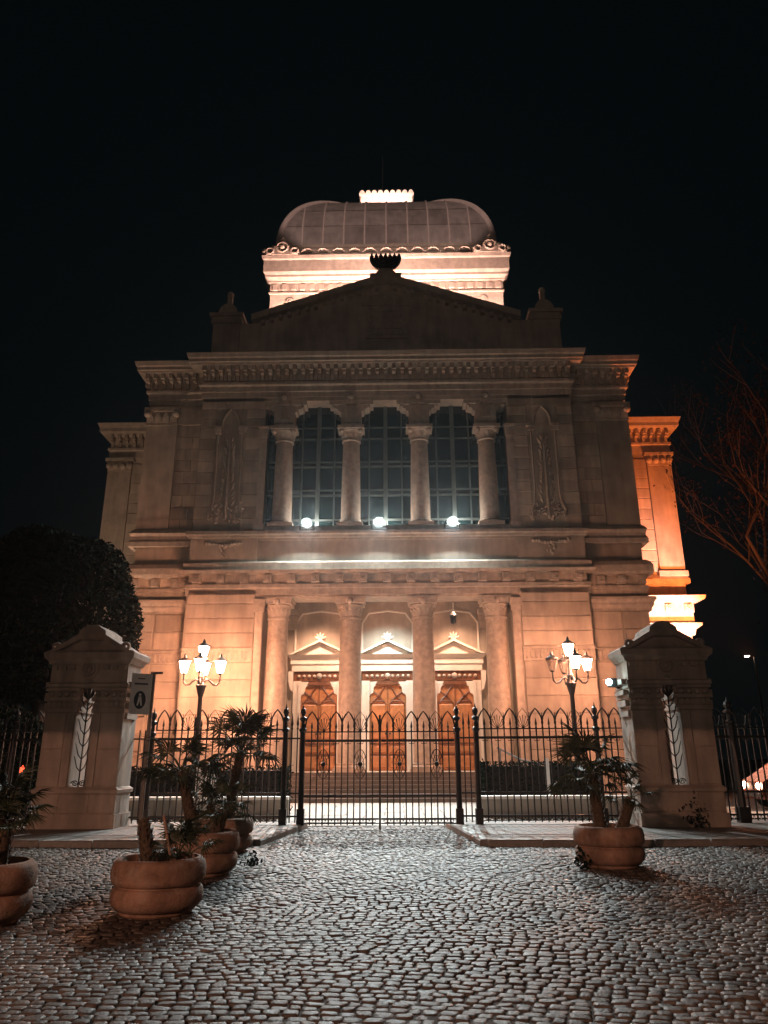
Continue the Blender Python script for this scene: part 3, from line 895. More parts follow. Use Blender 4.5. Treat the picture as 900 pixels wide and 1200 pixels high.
MB().prism([(-7.0, 21), (7.0, 21), (7.0, 24.0), (0, 26.4), (-7.0, 24.0)], 35.42, 36.0).build('gable_roof', M['roof'], SYN)
MB().box(-11.8, 11.8, 33.9, 50, 20.62, 20.99).build('flat_roof', M['roof'], SYN)
# seven-branched finial
fn = MB().box(-.85, .85, Yg - .3, Yg + .5, 26.3, 26.85).box(-.5, .5, Yg - .2, Yg + .4, 26.85, 27.05)
fn.prism([(-.7, 26.85), (.7, 26.85), (.25, 27.3), (-.25, 27.3)], Yg - .1, Yg + .3)
for s in (-1, 1):
    fn.tube([(s * .42, Yg + .1, 26.9), (s * .42, Yg + .1, 27.25)], [.09, .07], 6)
fin = fn.build('finial_pedestal', S2, SYN)
mn = MB()
for r in (.26, .51, .76):
    mn.tube(arc(0, 28.13, r, 180, 360, 16, Yg + .1), .135, 8)
mn.tube([(0, Yg + .1, 27.2), (0, Yg + .1, 28.15)], .14, 8)
for k in range(-3, 4):
    x = k * .253
    mn.lathe([(.10, 28.1), (.13, 28.2), (.09, 28.26), (.03, 28.42)], 8, x, Yg + .1)
mn.build('menorah_finial', M['bronze'], fin)

# --- drum and square dome
DY = 45.0
def ring(hw):
    return [(-hw, DY + hw), (-hw, DY - hw), (hw, DY - hw), (hw, DY + hw)]
MB().box(-7, 7, DY - 7, DY + 7, 20.6, 30.2).build('drum', M['stone2'], SYN)
dc = MB().sweep(ring(7.0), [(0, 28.2), (.08, 28.22), (.08, 28.32), (.02, 28.36), (.02, 28.95), (.12, 29.0), (.12, 29.1), (.3, 29.25), (.3, 29.4), (.42, 29.55), (.42, 30.35), (.5, 30.42), (.55, 30.62), (0, 30.7)]).build('drum_cornice', S2, SYN)
k = -6.7
while k < 6.8:
    piece('dentil', cached('ddent', lambda: MB().box(-.16, .16, -.09, .02, -.2, .2).mesh('dentil', S2)), dc, (k, DY - 7.02, 28.66))
    k += .56
rosd = MB().lathe([(.3, -.05), (.3, 0), (.2, .04), (.1, .02), (.08, .07), (.001, .08)], 14)
rosd.v = [(x, -z, y) for x, y, z in rosd.v]
rosm = rosd.mesh('rosette', S2)
for x in (-5.8, -2.2, 2.2, 5.8):
    piece('rosette', rosm, dc, (x, DY - 7.03, 27.7))
MB().box(-6.95, 6.95, DY - 6.95, DY + 6.95, 30.5, 31.7).build('dome_base', S2, SYN)
MB().sweep(ring(6.95), [(0, 31.5), (.1, 31.55), (.1, 31.75), (-.15, 31.9)]).build('dome_base_moulding', S2, SYN)
# cresting of little arches
ca_ = MB().tube(arc(0, 0.15, .37, 0, 180, 10, 0), .075, 6).box(-.47, .47, -.06, .06, -.02, .15)
ca_.prism([(.22 * math.cos(t), .22 * math.sin(t)) for t in [PI * i / 8 for i in range(9)]], -.05, .1)
ca_.ball((.48, 0, .2), .1, 8, 5)
cam_ = ca_.mesh('cresting', S2)
for k in range(15):
    x = -6.7 + k * 13.4 / 14
    piece('cresting', cam_, dc, (x, DY - 7.42, 30.62))
for k in range(8):
    for s in (-1, 1):
        piece('cresting', cam_, dc, (s * 7.42, DY - 6.4 + k * .96, 30.62), PI / 2)
for s in (-1, 1):
    q = MB()
    x = s * 6.3
    q.prism([(x - 1.0, 30.65), (x + 1.0, 30.65), (x + .7, 31.1), (x + .35, 31.3), (x, 31.95), (x - .35, 31.3), (x - .7, 31.1)], DY - 7.6, DY - 7.3)
    q.tube(arc(x, 31.15, .33, 0, 360, 16, DY - 7.62), .07, 6)
    q.ball((x, DY - 7.6, 31.15), .17, 8, 5)
    for d_ in (-1, 1):
        q.tube(arc(x + d_ * .75, 30.9, .2, 0, 360, 12, DY - 7.6), .07, 6)
    q.build('corner_ornament', S2, dc)
    MB().ball((s * 7.35, DY - 7.35, 31.0), .25, 8, 5).build('corner_ball', S2, dc, True)

HW, Z0, RISE = 6.7, 31.8, 7.1
def dome_pt(t):
    return HW * math.cos(t), Z0 + RISE * math.sin(t)
NT = 22
TM = math.radians(78)
q = MB()
vs, fs = [], []
for i in range(NT + 1):
    wv, z = dome_pt(TM * i / NT)
    vs += [(-wv, DY - wv, z), (wv, DY - wv, z), (wv, DY + wv, z), (-wv, DY + wv, z)]
for i in range(NT):
    for k in range(4):
        k2 = (k + 1) % 4
        fs.append((i * 4 + k, i * 4 + k2, i * 4 + 4 + k2, i * 4 + 4 + k))
fs.append(tuple(NT * 4 + k for k in range(4)))
dome = MB().add(vs, fs).build('dome', M['dome'], SYN)
xs = [-6.7, -5.25, -3.95, -2.65, -1.35, 0, 1.35, 2.65, 3.95, 5.25, 6.7]
ts = [0, 14, 29, 46, 63, 77]
for i in range(len(xs) - 1):
    for j in range(len(ts) - 1):
        t0, t1 = math.radians(ts[j] + .5), math.radians(ts[j + 1] - .5)
        q = MB()
        V = []
        nn = 5
        for k in range(nn + 1):
            t = t0 + (t1 - t0) * k / nn
            wv, z = dome_pt(t)
            n_y, n_z = -math.cos(t), math.sin(t) * .95
            xa = max(-wv, min(wv, xs[i] + .03)); xb = max(-wv, min(wv, xs[i + 1] - .03))
            for xx in (xa, xb):
                V.append((xx, DY - wv + n_y * .035, z + n_z * .035))
        if max(V[2 * k + 1][0] - V[2 * k][0] for k in range(nn + 1)) < .06:
            continue
        F = [(2 * k, 2 * k + 1, 2 * k + 3, 2 * k + 2) for k in range(nn)]
        q.add(V, F)
        pn = q.build('roof_panel', M['dome'], dome, True)
for x in xs[1:-1]:
    P = []
    for k in range(25):
        t = TM * k / 24
        wv, z = dome_pt(t)
        if abs(x) < wv:
            P.append((x, DY - wv - .04, z + .04))
    MB().tube(P, .06, 5).build('standing_seam', M['seam'], dome)
for sx_ in (-1, 1):
    for sy_ in (-1, 1):
        P = []
        for k in range(25):
            wv, z = dome_pt(TM * k / 24)
            P.append((sx_ * wv, DY + sy_ * wv, z))
        MB().tube(P, .2, 8).build('groin_rib', M['seam'], dome, True)
# lantern gallery on top
lt = MB().box(-1.85, 1.85, DY - 1.85, DY + 1.85, 38.6, 40.1).build('lantern_gallery', M['portal'], SYN)
MB().sweep(ring(1.85), [(0, 38.9), (.1, 38.9), (.1, 39.1), (0, 39.2)]).sweep(ring(1.85), [(0, 39.95), (.1, 40.0), (.12, 40.15), (-.2, 40.2)]).build('gallery_moulding', M['portal'], lt)
cm2 = MB().prism([(.19 * math.cos(t), .3 * math.sin(t)) for t in [PI * i / 8 for i in range(9)]], -.08, .08).mesh('merlon', M['portal'])
for k in range(9):
    x = -1.75 + k * 3.5 / 8
    piece('merlon', cm2, lt, (x, DY - 1.85, 40.16))
    if 0 < k:
        piece('merlon', cm2, lt, (-1.85, DY - 1.85 + k * .43, 40.16), PI / 2)
        piece('merlon', cm2, lt, (1.85, DY - 1.85 + k * .43, 40.16), PI / 2)
MB().tube([(-.3, DY, 40), (-.3, DY, 45.5)], [.05, .02], 6).build('lightning_rod', M['iron'], lt)

# --- wings
for s in (-1, 1):
    a, b = sorted((s * 11.9, s * 16.7))
    p = MB().box(a, b, 41.0, 50, 0, 20.5).build('wing', ST, SYN)
    p0, p1 = sorted((s * 15.35, s * 16.76))
    q0, q1 = sorted((s * 12.72, s * 15.35))
    ashlar(p, ST, q0, q1 - .01, 11.6, 18.5, 41.0, .62, 4.0)
    MB().box(p0, p1, 40.86, 41.05, 11.6, 17.95).box(p0 - .1, p1 + .1, 40.74, 41.06, 11.3, 11.6).build('wing_pilaster', ST, p)
    q = MB().box(p0 - .14, p1 + .14, 40.66, 41.06, 18.62, 18.8).box(p0, p1, 40.8, 41.06, 17.98, 18.62)
    for k in range(4):
        q.ball((p0 + .1 + k * (p1 - p0 - .2) / 3, 40.76, 18.3), .2, 8, 5)
    q.build('wing_capital', S2, p)
    pth = [(-16.76, 50), (-16.76, 40.95), (-12.5, 40.95)] if s < 0 else [(12.5, 40.95), (16.76, 40.95), (16.76, 50)]
    e = MB().sweep(pth, [(0, 18.85), (.05, 18.85), (.05, 19.3), (.14, 19.36), (.14, 19.5), (.02, 19.55), (.02, 20.2), (.5, 20.3), (.58, 20.4), (.58, 20.6), (.72, 20.9), (-.2, 20.95)]).build('wing_cornice', S2, p)
    for k in range(9):
        piece('modillion', md, e, (s * (13.1 + k * .44), 40.94, 19.95))
        piece('dentil', dn, e, (s * (13.1 + k * .44), 40.94, 19.68))
    e = MB().sweep(pth, [(0, 8.0), (.06, 8.0), (.12, 8.3), (.4, 8.5), (.4, 8.62), (.1, 8.7), (.1, 9.2), (.15, 9.25), (.15, 9.75), (.62, 9.9), (.7, 10.1), (-.2, 10.2)]).build('wing_lower_cornice', S2, p)
    for k in range(4):
        piece('rosette_block', rbm, e, (s * (13.4 + k * 1.05), 40.95, 9.5))
    MB().sweep(pth, [(0, 10.9), (.16, 10.9), (.16, 11.15), (.06, 11.3), (0, 11.4)]).build('wing_moulding', S2, p)
    ashlar(p, ST, q0, s * 16.7 if s > 0 else q1, 1.0, 7.9, 41.0, .7, 5.0) if s > 0 else None

# ================================================================== FLOODLIGHTS on the coping
FLN = ('floodlight below the leftmost loggia window, pinkish white beam', 'floodlight at the middle of the balcony coping', 'floodlight below the rightmost loggia window, cool white beam')
for i, x in enumerate((-3.7, -0.35, 3.05)):
    t = thing('floodlight', FLN[i], 'floodlight', (x, 32.85, 11.74), 'floodlights on the balcony')
    cn, cv = Vector((0, -0.90, -0.43)), Vector((0, -0.43, 0.90))
    cc = Vector((x, 32.60, 12.02))
    def disc(r, d, n=20):
        return [tuple(cc + Vector((r * math.cos(2 * PI * k / n), 0, 0)) + cv * (r * math.sin(2 * PI * k / n)) - cn * d) for k in range(n)]
    V = disc(.235, -.03) + disc(.235, .04) + disc(.2, .2) + disc(.1, .3)
    F = [(a * 20 + k, a * 20 + (k + 1) % 20, a * 20 + 20 + (k + 1) % 20, a * 20 + 20 + k) for a in range(3) for k in range(20)] + [tuple(60 + k for k in range(20))]
    MB().add(V, F).build('housing', M['iron'], t, True)
    MB().box(x - .36, x - .31, 32.82, 32.88, 11.7, 12.12).box(x + .31, x + .36, 32.82, 32.88, 11.7, 12.12).box(x - .36, x + .36, 32.8, 32.9, 11.7, 11.76).build('bracket', M['iron'], t)
    MB().add(disc(.1, 0), [tuple(range(20))]).build('lens', M['flood'], t)
    beam = lamp('floodlight_beam', 'SPOT', tuple(cc + cn * .05), (7500, 8000, 7500)[i], ((1.0, 0.93, 0.86), (0.86, 0.99, 1.0), (0.80, 0.97, 1.0))[i], (-x * .3, -9.0, -12), spot_size=math.radians(68), spot_blend=0.75, shadow_soft_size=0.05)
    MB().add(disc(.1, .001) + disc(.225, -.01), [(k, (k + 1) % 20, 20 + (k + 1) % 20, 20 + k) for k in range(20)]).build('reflector_ring', M['muntin'], t)

# ================================================================== CANDELABRA LAMPS
def candelabrum(cx, cy, lit, label):
    t = thing('street_lamp', label, 'street lamp', (cx, cy, 0), 'five-lantern lamps in the forecourt')
    p = MB().lathe([(.3, 0), (.3, .15), (.22, .25), (.2, .7), (.26, .8), (.13, .95), (.11, 1.2), (.13, 1.25), (.1, 1.32), (.085, 2.6), (.075, 3.6), (.12, 3.75), (.17, 3.95), (.2, 4.02), (.13, 4.08), (.1, 4.2), (.12, 4.3), (.06, 4.4), (.05, 4.95)], 16, cx, cy)
    p.build('post', M['iron'], t, True)
    spots = [(0, 0, 4.95, lit[0])]
    for k in range(4):
        a = math.radians(6 + 90 * k)
        ca, sa = math.cos(a), math.sin(a)
        P = [(cx + ca * r, cy + sa * r, z) for r, z in ((.08, 4.15), (.2, 4.24), (.32, 4.16), (.42, 4.05), (.54, 4.04), (.62, 4.12), (.64, 4.24), (.64, 4.42))]
        MB().tube(P, [.04, .035, .035, .035, .035, .035, .03, .03], 8).build('arm', M['iron'], t, True)
        spots.append((ca * .64, sa * .64, 4.42, lit[k + 1]))
    for dx, dy, z, on in spots:
        x, y = cx + dx, cy + dy
        fr = MB()
        fr.lathe([(.03, z - .02), (.09, z + .02), (.095, z + .05), (.04, z + .055)], 8, x, y)
        for k in range(6):
            a = 2 * PI * k / 6
            fr.tube([(x + .10 * math.cos(a), y + .10 * math.sin(a), z + .04), (x + .2 * math.cos(a), y + .2 * math.sin(a), z + .45)], .009, 4)
        l = fr.build('lantern', M['iron'], t)
        MB().lathe([(.235, z + .45), (.245, z + .48), (.12, z + .56), (.06, z + .6), (.05, z + .66), (.015, z + .74)], 12, x, y).build('cap', M['iron'], l, True)
        MB().lathe([(.1, z + .055), (.19, z + .445)], 6, x, y).build('glass', M['lampwarm'] if on else M['lampoff'], l)
    t.scale = (1.075, 1.075, 1.075)
    return t
candelabrum(-7.13, 29, (1, 1, 1, 1, 1), 'five-lantern iron lamp with all lanterns lit, left of the portico')
candelabrum(7.07, 29, (1, 1, 0, 0, 1), 'five-lantern iron lamp with two dark lanterns, right of the portico')

# hanging lantern in the portico
t = thing('hanging_lantern', 'small dark lantern hanging before the rightmost portal', 'lantern', (3.1, 34.7, 7.6))
MB().tube([(3.1, 34.7, 8.2), (3.1, 34.7, 9.1)], .015, 5).build('chain', M['iron'], t)
MB().lathe([(.03, 7.62), (.12, 7.66), (.15, 7.98), (.2, 8.02), (.1, 8.14), (.03, 8.22)], 8, 3.1, 34.7).build('housing', M['iron'], t)

# ================================================================== GATE PIERS
def pier(cx, label, hw=0.94):
    t = thing('gate_pier', label, 'gate pier', (cx, 18.9, 0.12), 'stone piers flanking the gate')
    m = M['pier']
    y0, y1 = 18.2, 19.12
    MB().box(cx - hw - .06, cx + hw + .06, y0 - .08, y1 + .08, .1, .42).build('plinth', m, t)
    MB().box(cx - hw - .02, cx + hw + .02, y0 - .03, y1 + .03, .42, .9).build('dado', m, t)
    rg = [(cx - hw - .02, y1 + .03), (cx - hw - .02, y0 - .03), (cx + hw + .02, y0 - .03), (cx + hw + .02, y1 + .03), (cx - hw - .02, y1 + .03)]
    MB().sweep(rg, [(0, .86), (.04, .88), (.05, .95), (-.03, 1.02)]).build('dado_moulding', m, t)
    for s in (-1, 1):
        a, b = sorted((cx + s * .2, cx + s * hw))
        bl = MB().box(a, b, y0, y1, .9, 2.7).build('jamb', m, t)
        # large ashlar blocks on the front of the jamb, low pilaster strip beside the slit
        MB().box(*(sorted((cx + s * .22, cx + s * .40))), y0 - .05, y0 + .05, 1.02, 2.68).build('slit_pilaster', m, t)
        c = MB().box(a - .03, b + .03, y0 - .05, y1 + .05, 2.7, 2.78).box(a - .05, b + .05, y0 - .07, y1 + .07, 2.96, 3.05).box(a, b, y0, y1, 2.78, 3.26).box(a - .04, b + .04, y0 - .06, y1 + .06, 3.2, 3.26)
        ca = c.build('capital_band', m, t)
        for k in range(6):
            x = a + (b - a) * (k + .5) / 6
            MB().add([(x - .05, y0, 2.79), (x + .05, y0, 2.79), (x + .055, y0 - .05, 2.9), (x - .055, y0 - .05, 2.9), (x, y0 - .09, 2.95)], [(0, 1, 2, 3), (3, 2, 4)]).build('carved_leaf', m, ca)
        q = MB()
        for k in range(4):
            x = a + (b - a) * (k + .5) / 4
            q.ball((x, y0 - .02, 3.12), .07, 8, 5)
        q.build('bead_row', m, ca, True)
        # stepped mouldings on the inner and outer flanks
        q = MB()
        xo = cx + s * hw
        for z0, z1, d_ in ((2.55, 2.68, .06), (2.78, 2.92, .1), (3.05, 3.16, .12), (3.3, 3.42, .14)):
            e0, e1 = sorted((xo, xo + s * d_))
            q.box(e0, e1, y0 + .1, y1 - .1, z0, z1)
        q.build('flank_moulding', m, t)
    # pointed head of the slit
    hd = MB()
    hp = [(cx - hw, 3.26), (cx - .2, 3.26), (cx - .17, 3.36), (cx, 3.52), (cx + .17, 3.36), (cx + .2, 3.26), (cx + hw, 3.26), (cx + hw, 3.95), (cx - hw, 3.95)]
    hd.prism(hp, y0, y1)
    hd.build('upper_block', m, t)
    rg = [(cx - hw, y1), (cx - hw, y0), (cx + hw, y0), (cx + hw, y1), (cx - hw, y1)]
    MB().sweep(rg, [(-.1, 3.26), (.03, 3.28), (.06, 3.36), (0, 3.4)]).build('belt_moulding', m, t)
    MB().sweep(rg, [(-.3, 3.82), (.04, 3.84), (.08, 3.92), (.15, 3.98), (.17, 4.1), (.1, 4.16), (-.5, 4.17)]).build('cornice', m, t)
    gb = MB().prism([(cx - hw, 4.1), (cx + hw, 4.1), (cx + .3, 4.46), (cx - .3, 4.46)], y0 - .02, y1 + .02)
    gb.prism([(cx - hw - .16, 4.08), (cx - hw, 4.08), (cx - .25, 4.44), (cx + .25, 4.44), (cx + hw, 4.08), (cx + hw + .16, 4.08), (cx + .3, 4.56), (cx - .3, 4.56)], y0 - .16, y1 + .16)
    gb = gb.build('gable', m, t)
    MB().prism([(cx - .36, 4.42), (cx + .36, 4.42), (cx + .32, 4.64), (cx + .12, 4.78), (cx - .12, 4.78), (cx - .32, 4.64)], y0 - .12, y1 + .12).build('ridge_block', m, gb)
    r_ = MB().tube(arc(cx, 3.72, .2, 0, 360, 20, y0 - .03), .035, 6).tube(arc(cx, 3.72, .11, 0, 360, 16, y0 - .03), .03, 6)
    r_.ball((cx, y0 - .02, 3.72), .06, 8, 5)
    r_.build('roundel', m, gb)
    for k in range(9):
        x = cx - .84 + k * .21
        MB().box(x - .06, x + .06, y0 - .07, y0 + .01, 3.70 if abs(x - cx) > .3 else 3.9, 3.8 if abs(x - cx) > .3 else 3.96).build('dentil', m, gb) if abs(x - cx) > .3 else None
    for s in (-1, 1):           # scrolled corner acroteria
        ax = cx + s * (hw + .02)
        pts = [(ax - s * (.1 + .1 * (1 - i / 20) * math.cos(i * .5)), y0 - .08, 4.24 + .1 * (1 - i / 20) * math.sin(i * .5)) for i in range(16)]
        MB().tube(pts, .045, 6).build('scroll_acroterion', m, gb, True)
    # iron plant grille in the slit
    ir = MB()
    y = y0 + .12
    ir.tube([(cx, y, 1.0), (cx, y, 3.4)], .018, 6)
    for k in range(7):
        z = 1.35 + k * .28
        for s in (-1, 1):
            ir.tube([(cx, y, z), (cx + s * .09, y, z + .1), (cx + s * .15, y, z + .28), (cx + s * .18, y, z + .36)], [.014, .013, .011, .006], 5)
    for s in (-1, 1):
        pts = [(cx + s * (.09 + .09 * (1 - i / 22) * math.cos(i * .55)), y, 1.07 + .07 * (1 - i / 22) * math.sin(i * .55) + .02) for i in range(20)]
        ir.tube(pts, .013, 5)
    for k in range(6):
        an = math.radians(20 + k * 28)
        ir.tube([(cx, y, 3.0), (cx + .1 * math.cos(an), y, 3.05 + .12 * math.sin(an)), (cx + .15 * math.cos(an), y, 3.1 + .26 * math.sin(an))], [.012, .02, .006], 5)
    ir.build('slit_grille', M['iron'], t)
    # block joints on the front: thin recessed seams made by separate facing blocks
    for s in (-1, 1):
        a, b = sorted((cx + s * .42, cx + s * (hw - .01)))
        for z0, z1 in ((1.03, 1.85), (1.87, 2.68)):
            MB().add([(a, y0, z0), (b, y0, z0), (b, y0, z1), (a, y0, z1), (a + .012, y0 - .02, z0 + .012), (b - .012, y0 - .02, z0 + .012), (b - .012, y0 - .02, z1 - .012), (a + .012, y0 - .02, z1 - .012)],
                     [(0, 1, 5, 4), (1, 2, 6, 5), (2, 3, 7, 6), (3, 0, 4, 7), (4, 5, 6, 7)]).build('facing_block', m, t)
    for a, b in ((cx - hw, cx - .36), (cx - .34, cx + .34), (cx + .36, cx + hw)):
        MB().add([(a, y0 - .03, .45), (b, y0 - .03, .45), (b, y0 - .03, .85), (a, y0 - .03, .85), (a + .012, y0 - .05, .462), (b - .012, y0 - .05, .462), (b - .012, y0 - .05, .838), (a + .012, y0 - .05, .838)],
                 [(0, 1, 5, 4), (1, 2, 6, 5), (2, 3, 7, 6), (3, 0, 4, 7), (4, 5, 6, 7)]).build('facing_block', m, t)
    return t
PL = pier(-7.08, 'carved stone gate pier beside the dark evergreen tree and white sign')
PR = pier(6.90, 'carved stone gate pier behind the right-hand potted palm')
# small cool floodlight on the inner flank of the right pier
t = thing('small_floodlight', 'small bluish floodlight mounted on the flank of the stone pier', 'floodlight', (5.8, 18.9, 3.3))
MB().box(5.62, 5.8, 18.6, 18.8, 3.26, 3.46).tube([(5.72, 18.7, 3.3), (5.95, 18.9, 3.24)], .03, 6).build('housing', M['iron'], t)
MB().ball((5.6, 18.58, 3.37), .075, 10, 6).build('lens', M['smallflood'], t, True)

# ================================================================== IRON FENCE
IR = M['iron']
FY = 19.2
def bar_mesh():
    q = MB().box(-.015, .015, -.015, .015, 0, 2.15)
    q.ball((0, 0, .82), .024, 6, 4)
    return q.mesh('bar', IR)
def spear_mesh():
    q = MB().lathe([(.012, 0), (.03, .05), (.014, .09), (.034, .16), (.02, .25), (.004, .42)], 6)
    return q.mesh('spear', IR)
def spear2_mesh():
    q = MB().lathe([(.012, 0), (.024, .04), (.012, .06), (.03, .12), (.004, .26)], 6)
    return q.mesh('spear', IR)
def arch_mesh():
    P = [(-.16, 0, 0), (-.16, 0, .18), (-.13, 0, .31), (-.07, 0, .42), (0, 0, .5), (.07, 0, .42), (.13, 0, .31), (.16, 0, .18), (.16, 0, 0)]
    return MB().tube(P, .02, 5).mesh('arch', IR)
def fan_mesh():
    q = MB()
    for an in (-75, -50, -25, 0, 25, 50, 75):
        r = math.radians(an)
        q.tube([(0, 0, .02), (.11 * math.sin(r), 0, .04 + .16 * math.cos(r)), (.17 * math.sin(r), 0, .08 + .26 * math.cos(r))], [.008, .007, .012], 4)
    q.tube([(-.16, 0, 0), (-.17, 0, .2), (-.1, 0, .38), (0, 0, .5), (.1, 0, .38), (.17, 0, .2), (.16, 0, 0)], .009, 4)
    q.ball((0, 0, .03), .035, 6, 4)
    return q.mesh('fan_ornament', IR)
def oval_mesh():
    q = MB()
    q.tube([(.15 * math.cos(a), 0, .34 * math.sin(a)) for a in [2 * PI * k / 24 for k in range(25)]], .01, 4)
    q.tube([(.085 * math.cos(a), 0, .2 * math.sin(a)) for a in [2 * PI * k / 20 for k in range(21)]], .008, 4)
    for k in range(12):
        a = 2 * PI * k / 12
        q.tube([(.02 * math.cos(a), 0, .02 * math.sin(a)), (.15 * math.cos(a), 0, .34 * math.sin(a))], .006, 4)
    q.ball((0, -.02, 0), .06, 8, 5)
    return q.mesh('oval_ornament', IR)
def scroll_mesh():
    q = MB()
    for s in (-1, 1):
        q.tube([(s * (.04 + .034 * math.cos(a)), 0, .035 * math.sin(a)) for a in [PI * k / 7 for k in range(14)]], .009, 4)
    return q.mesh('scroll', IR)
BAR, SPEAR, SPEAR2, ARCH, FAN, OVAL, SCR = bar_mesh(), spear_mesh(), spear2_mesh(), arch_mesh(), fan_mesh(), oval_mesh(), scroll_mesh()
def rail(t, x0, x1, y, z, h=.02, d=.018):
    MB().box(x0, x1, y - d, y + d, z - h, z + h).build('rail', IR, t)
def post(t, x, y, h, r=.07, z0=.12):
    q = MB().box(x - r * 1.3, x + r * 1.3, y - r * 1.3, y + r * 1.3, z0 - .02, z0 + .35)
    q.lathe([(r, z0 + .33), (r * .92, h - .62), (r * 1.35, h - .58), (r * 1.35, h - .53), (r * .7, h - .5), (r * .62, h - .36), (r * 1.3, h - .31), (r * 1.3, h - .27), (r * .5, h - .23), (r * 1.1, h - .13), (r * .9, h - .06), (r * .35, h - .03), (r * .05, h + .08)], 8, x, y)
    return q.build('post', IR, t)
def fence_run(t, x0, x1, order, y=FY, z0=.12, ovals=True, start=0):
    n = round((x1 - x0) / .32)
    p = (x1 - x0) / n
    dz = z0 - .12
    for z, h in ((2.31, .014), (2.1, .03), (.82, .024), (.3, .02), (.2, .012)):
        rail(t, x0, x1, y, z + dz, h)
    for k in range(2 * n + 1):
        x = x0 + k * p / 2
        if 0 < k < 2 * n:
            piece('bar', BAR, t, (x, y, .16 + dz))
        if k % 2 == 1:
            c = order[(start + k // 2) % len(order)]
            if c == 'a':
                piece('arch', ARCH, t, (x, y, 2.30 + dz)); piece('spear', SPEAR2, t, (x, y, 2.31 + dz))
            else:
                piece('fan_ornament', FAN, t, (x, y - .01, 2.30 + dz))
                if ovals:
                    piece('oval_ornament', OVAL, t, (x, y - .03, 1.55 + dz))
        elif 0 < k < 2 * n:
            piece('spear', SPEAR, t, (x, y, 2.29 + dz))
        if 0 < k < 2 * n:
            piece('scroll', SCR, t, (x, y, .25 + dz))
            if k % 2:
                piece('scroll', SCR, t, (x, y, 2.06 + dz))
f1 = thing('iron_fence', 'black iron fence between the left stone pier and the gate, behind potted palms', 'fence', (-4.1, FY, .12))
fence_run(f1, -5.62, -2.44, 'aafafa', ovals=False)
post(f1, -5.72, FY, 2.78); post(f1, -2.38, FY, 2.86)
rail(f1, -6.2, -5.7, FY - .1, 2.1); rail(f1, -6.2, -5.7, FY - .1, .3)
for xx in (-5.86, -6.0):
    piece('bar', BAR, f1, (xx, FY - .1, .16))
f2 = thing('iron_fence', 'black iron fence between the gate and the right stone pier, behind one palm', 'fence', (4, FY, .12))
fence_run(f2, 2.42, 5.3, 'afafaa', ovals=False)
post(f2, 2.36, FY, 2.86); post(f2, 5.34, FY, 2.86)
fence_run(f2, 5.38, 5.98, 'a', ovals=False)
g1 = thing('iron_gate', 'left leaf of the black iron entrance gate with gothic arches', 'gate', (-1, FY, 0), 'entrance gate leaves')
post(g1, -1.95, FY, 2.86)
fence_run(g1, -1.88, -.06, 'afa', z0=.06)
g2 = thing('iron_gate', 'right leaf of the black iron entrance gate with gothic arches', 'gate', (1, FY, 0), 'entrance gate leaves')
fence_run(g2, .0, 1.82, 'afa', z0=.06, start=0)
post(g2, 1.89, FY, 2.86)
MB().box(-.055, -.005, FY - .03, FY + .03, .0, 2.65).build('meeting_stile', IR, g2)
for s, t_, x0 in ((-1, f1, -2.38), (1, f2, 1.89)):
    for xx in (x0 + .16, x0 + .3):
        piece('bar', BAR, t_, (xx, FY, .16)); piece('spear', SPEAR, t_, (xx, FY, 2.29))
    rail(t_, x0 + .02, x0 + .46, FY, 2.1); rail(t_, x0 + .02, x0 + .46, FY, .82); rail(t_, x0 + .02, x0 + .46, FY, .3)
f3 = thing('iron_fence', 'black iron fence left of the left pier, in front of the dark trees', 'fence', (-10, 19.4, .12))
fence_run(f3, -12.2, -7.9, 'af', y=19.4, ovals=False)
post(f3, -9.3, 19.4, 2.86)
f4 = thing('iron_fence', 'black iron fence right of the right pier, in front of the parked car', 'fence', (10, 19.4, .12))
fence_run(f4, 7.95, 12.5, 'af', y=19.4, ovals=False)
post(f4, 8.75, 19.4, 3.0, .1)

# ================================================================== FORECOURT THINGS
def leaf_quads(centres, size, r, flat=0.0):
    n = len(centres)
    a = r.normal(size=(n, 3)); a /= np.linalg.norm(a, axis=1)[:, None]
    b = np.cross(a, r.normal(size=(n, 3))); b /= np.linalg.norm(b, axis=1)[:, None]
    s = size * r.uniform(.6, 1.3, (n, 1))
    c = np.asarray(centres)
    V = np.stack([c - a * s, c + b * s * .42, c + a * s, c - b * s * .42], 1).reshape(-1, 3)
    F = np.arange(n * 4).reshape(n, 4)
    return V, F
def np_obj(name, V, F, m, parent=None):
    off = W[parent.name] if parent else Vector((0, 0, 0))
    me = bpy.data.meshes.new(name)
    me.from_pydata((V - np.array(off)).tolist(), [], F.tolist())
    me.materials.append(m)
    o = bpy.data.objects.new(name, me)
    COL.objects.link(o)
    o.parent = parent
    W[o.name] = Vector(off)
    return o

def hedge(x0, x1, y0, y1, z0, z1, label, n=5200):
    t = thing('hedge', label, 'hedge', ((x0 + x1) / 2, (y0 + y1) / 2, z0))
    r = np.random.default_rng(int(abs(x0 * 100)))
    c = r.uniform(0, 1, (n, 3))
    face = r.integers(0, 4, n)
    c[face == 0, 1] *= .12; c[face == 1, 2] = 1 - c[face == 1, 2] * .15; c[face == 2, 0] *= .06; c[face == 3, 0] = 1 - c[face == 3, 0] * .06
    c = c * [x1 - x0, y1 - y0, z1 - z0] + [x0, y0, z0] + r.normal(0, .03, (n, 3))
    V, F = leaf_quads(c, .055, r)
    np_obj('foliage', V, F, M['tree'], t)
    MB().box(x0 + .12, x1 - .12, y0 + .12, y1 - .12, z0, z1 - .12).build('branch_core', M['bark'], t)
hedge(3.0, 6.6, 24.2, 25.4, .0, 1.5, 'clipped dark hedge in the forecourt right of the steps')
hedge(-8.6, -3.0, 24.2, 25.4, .0, 1.4, 'clipped dark hedge in the forecourt left of the steps')
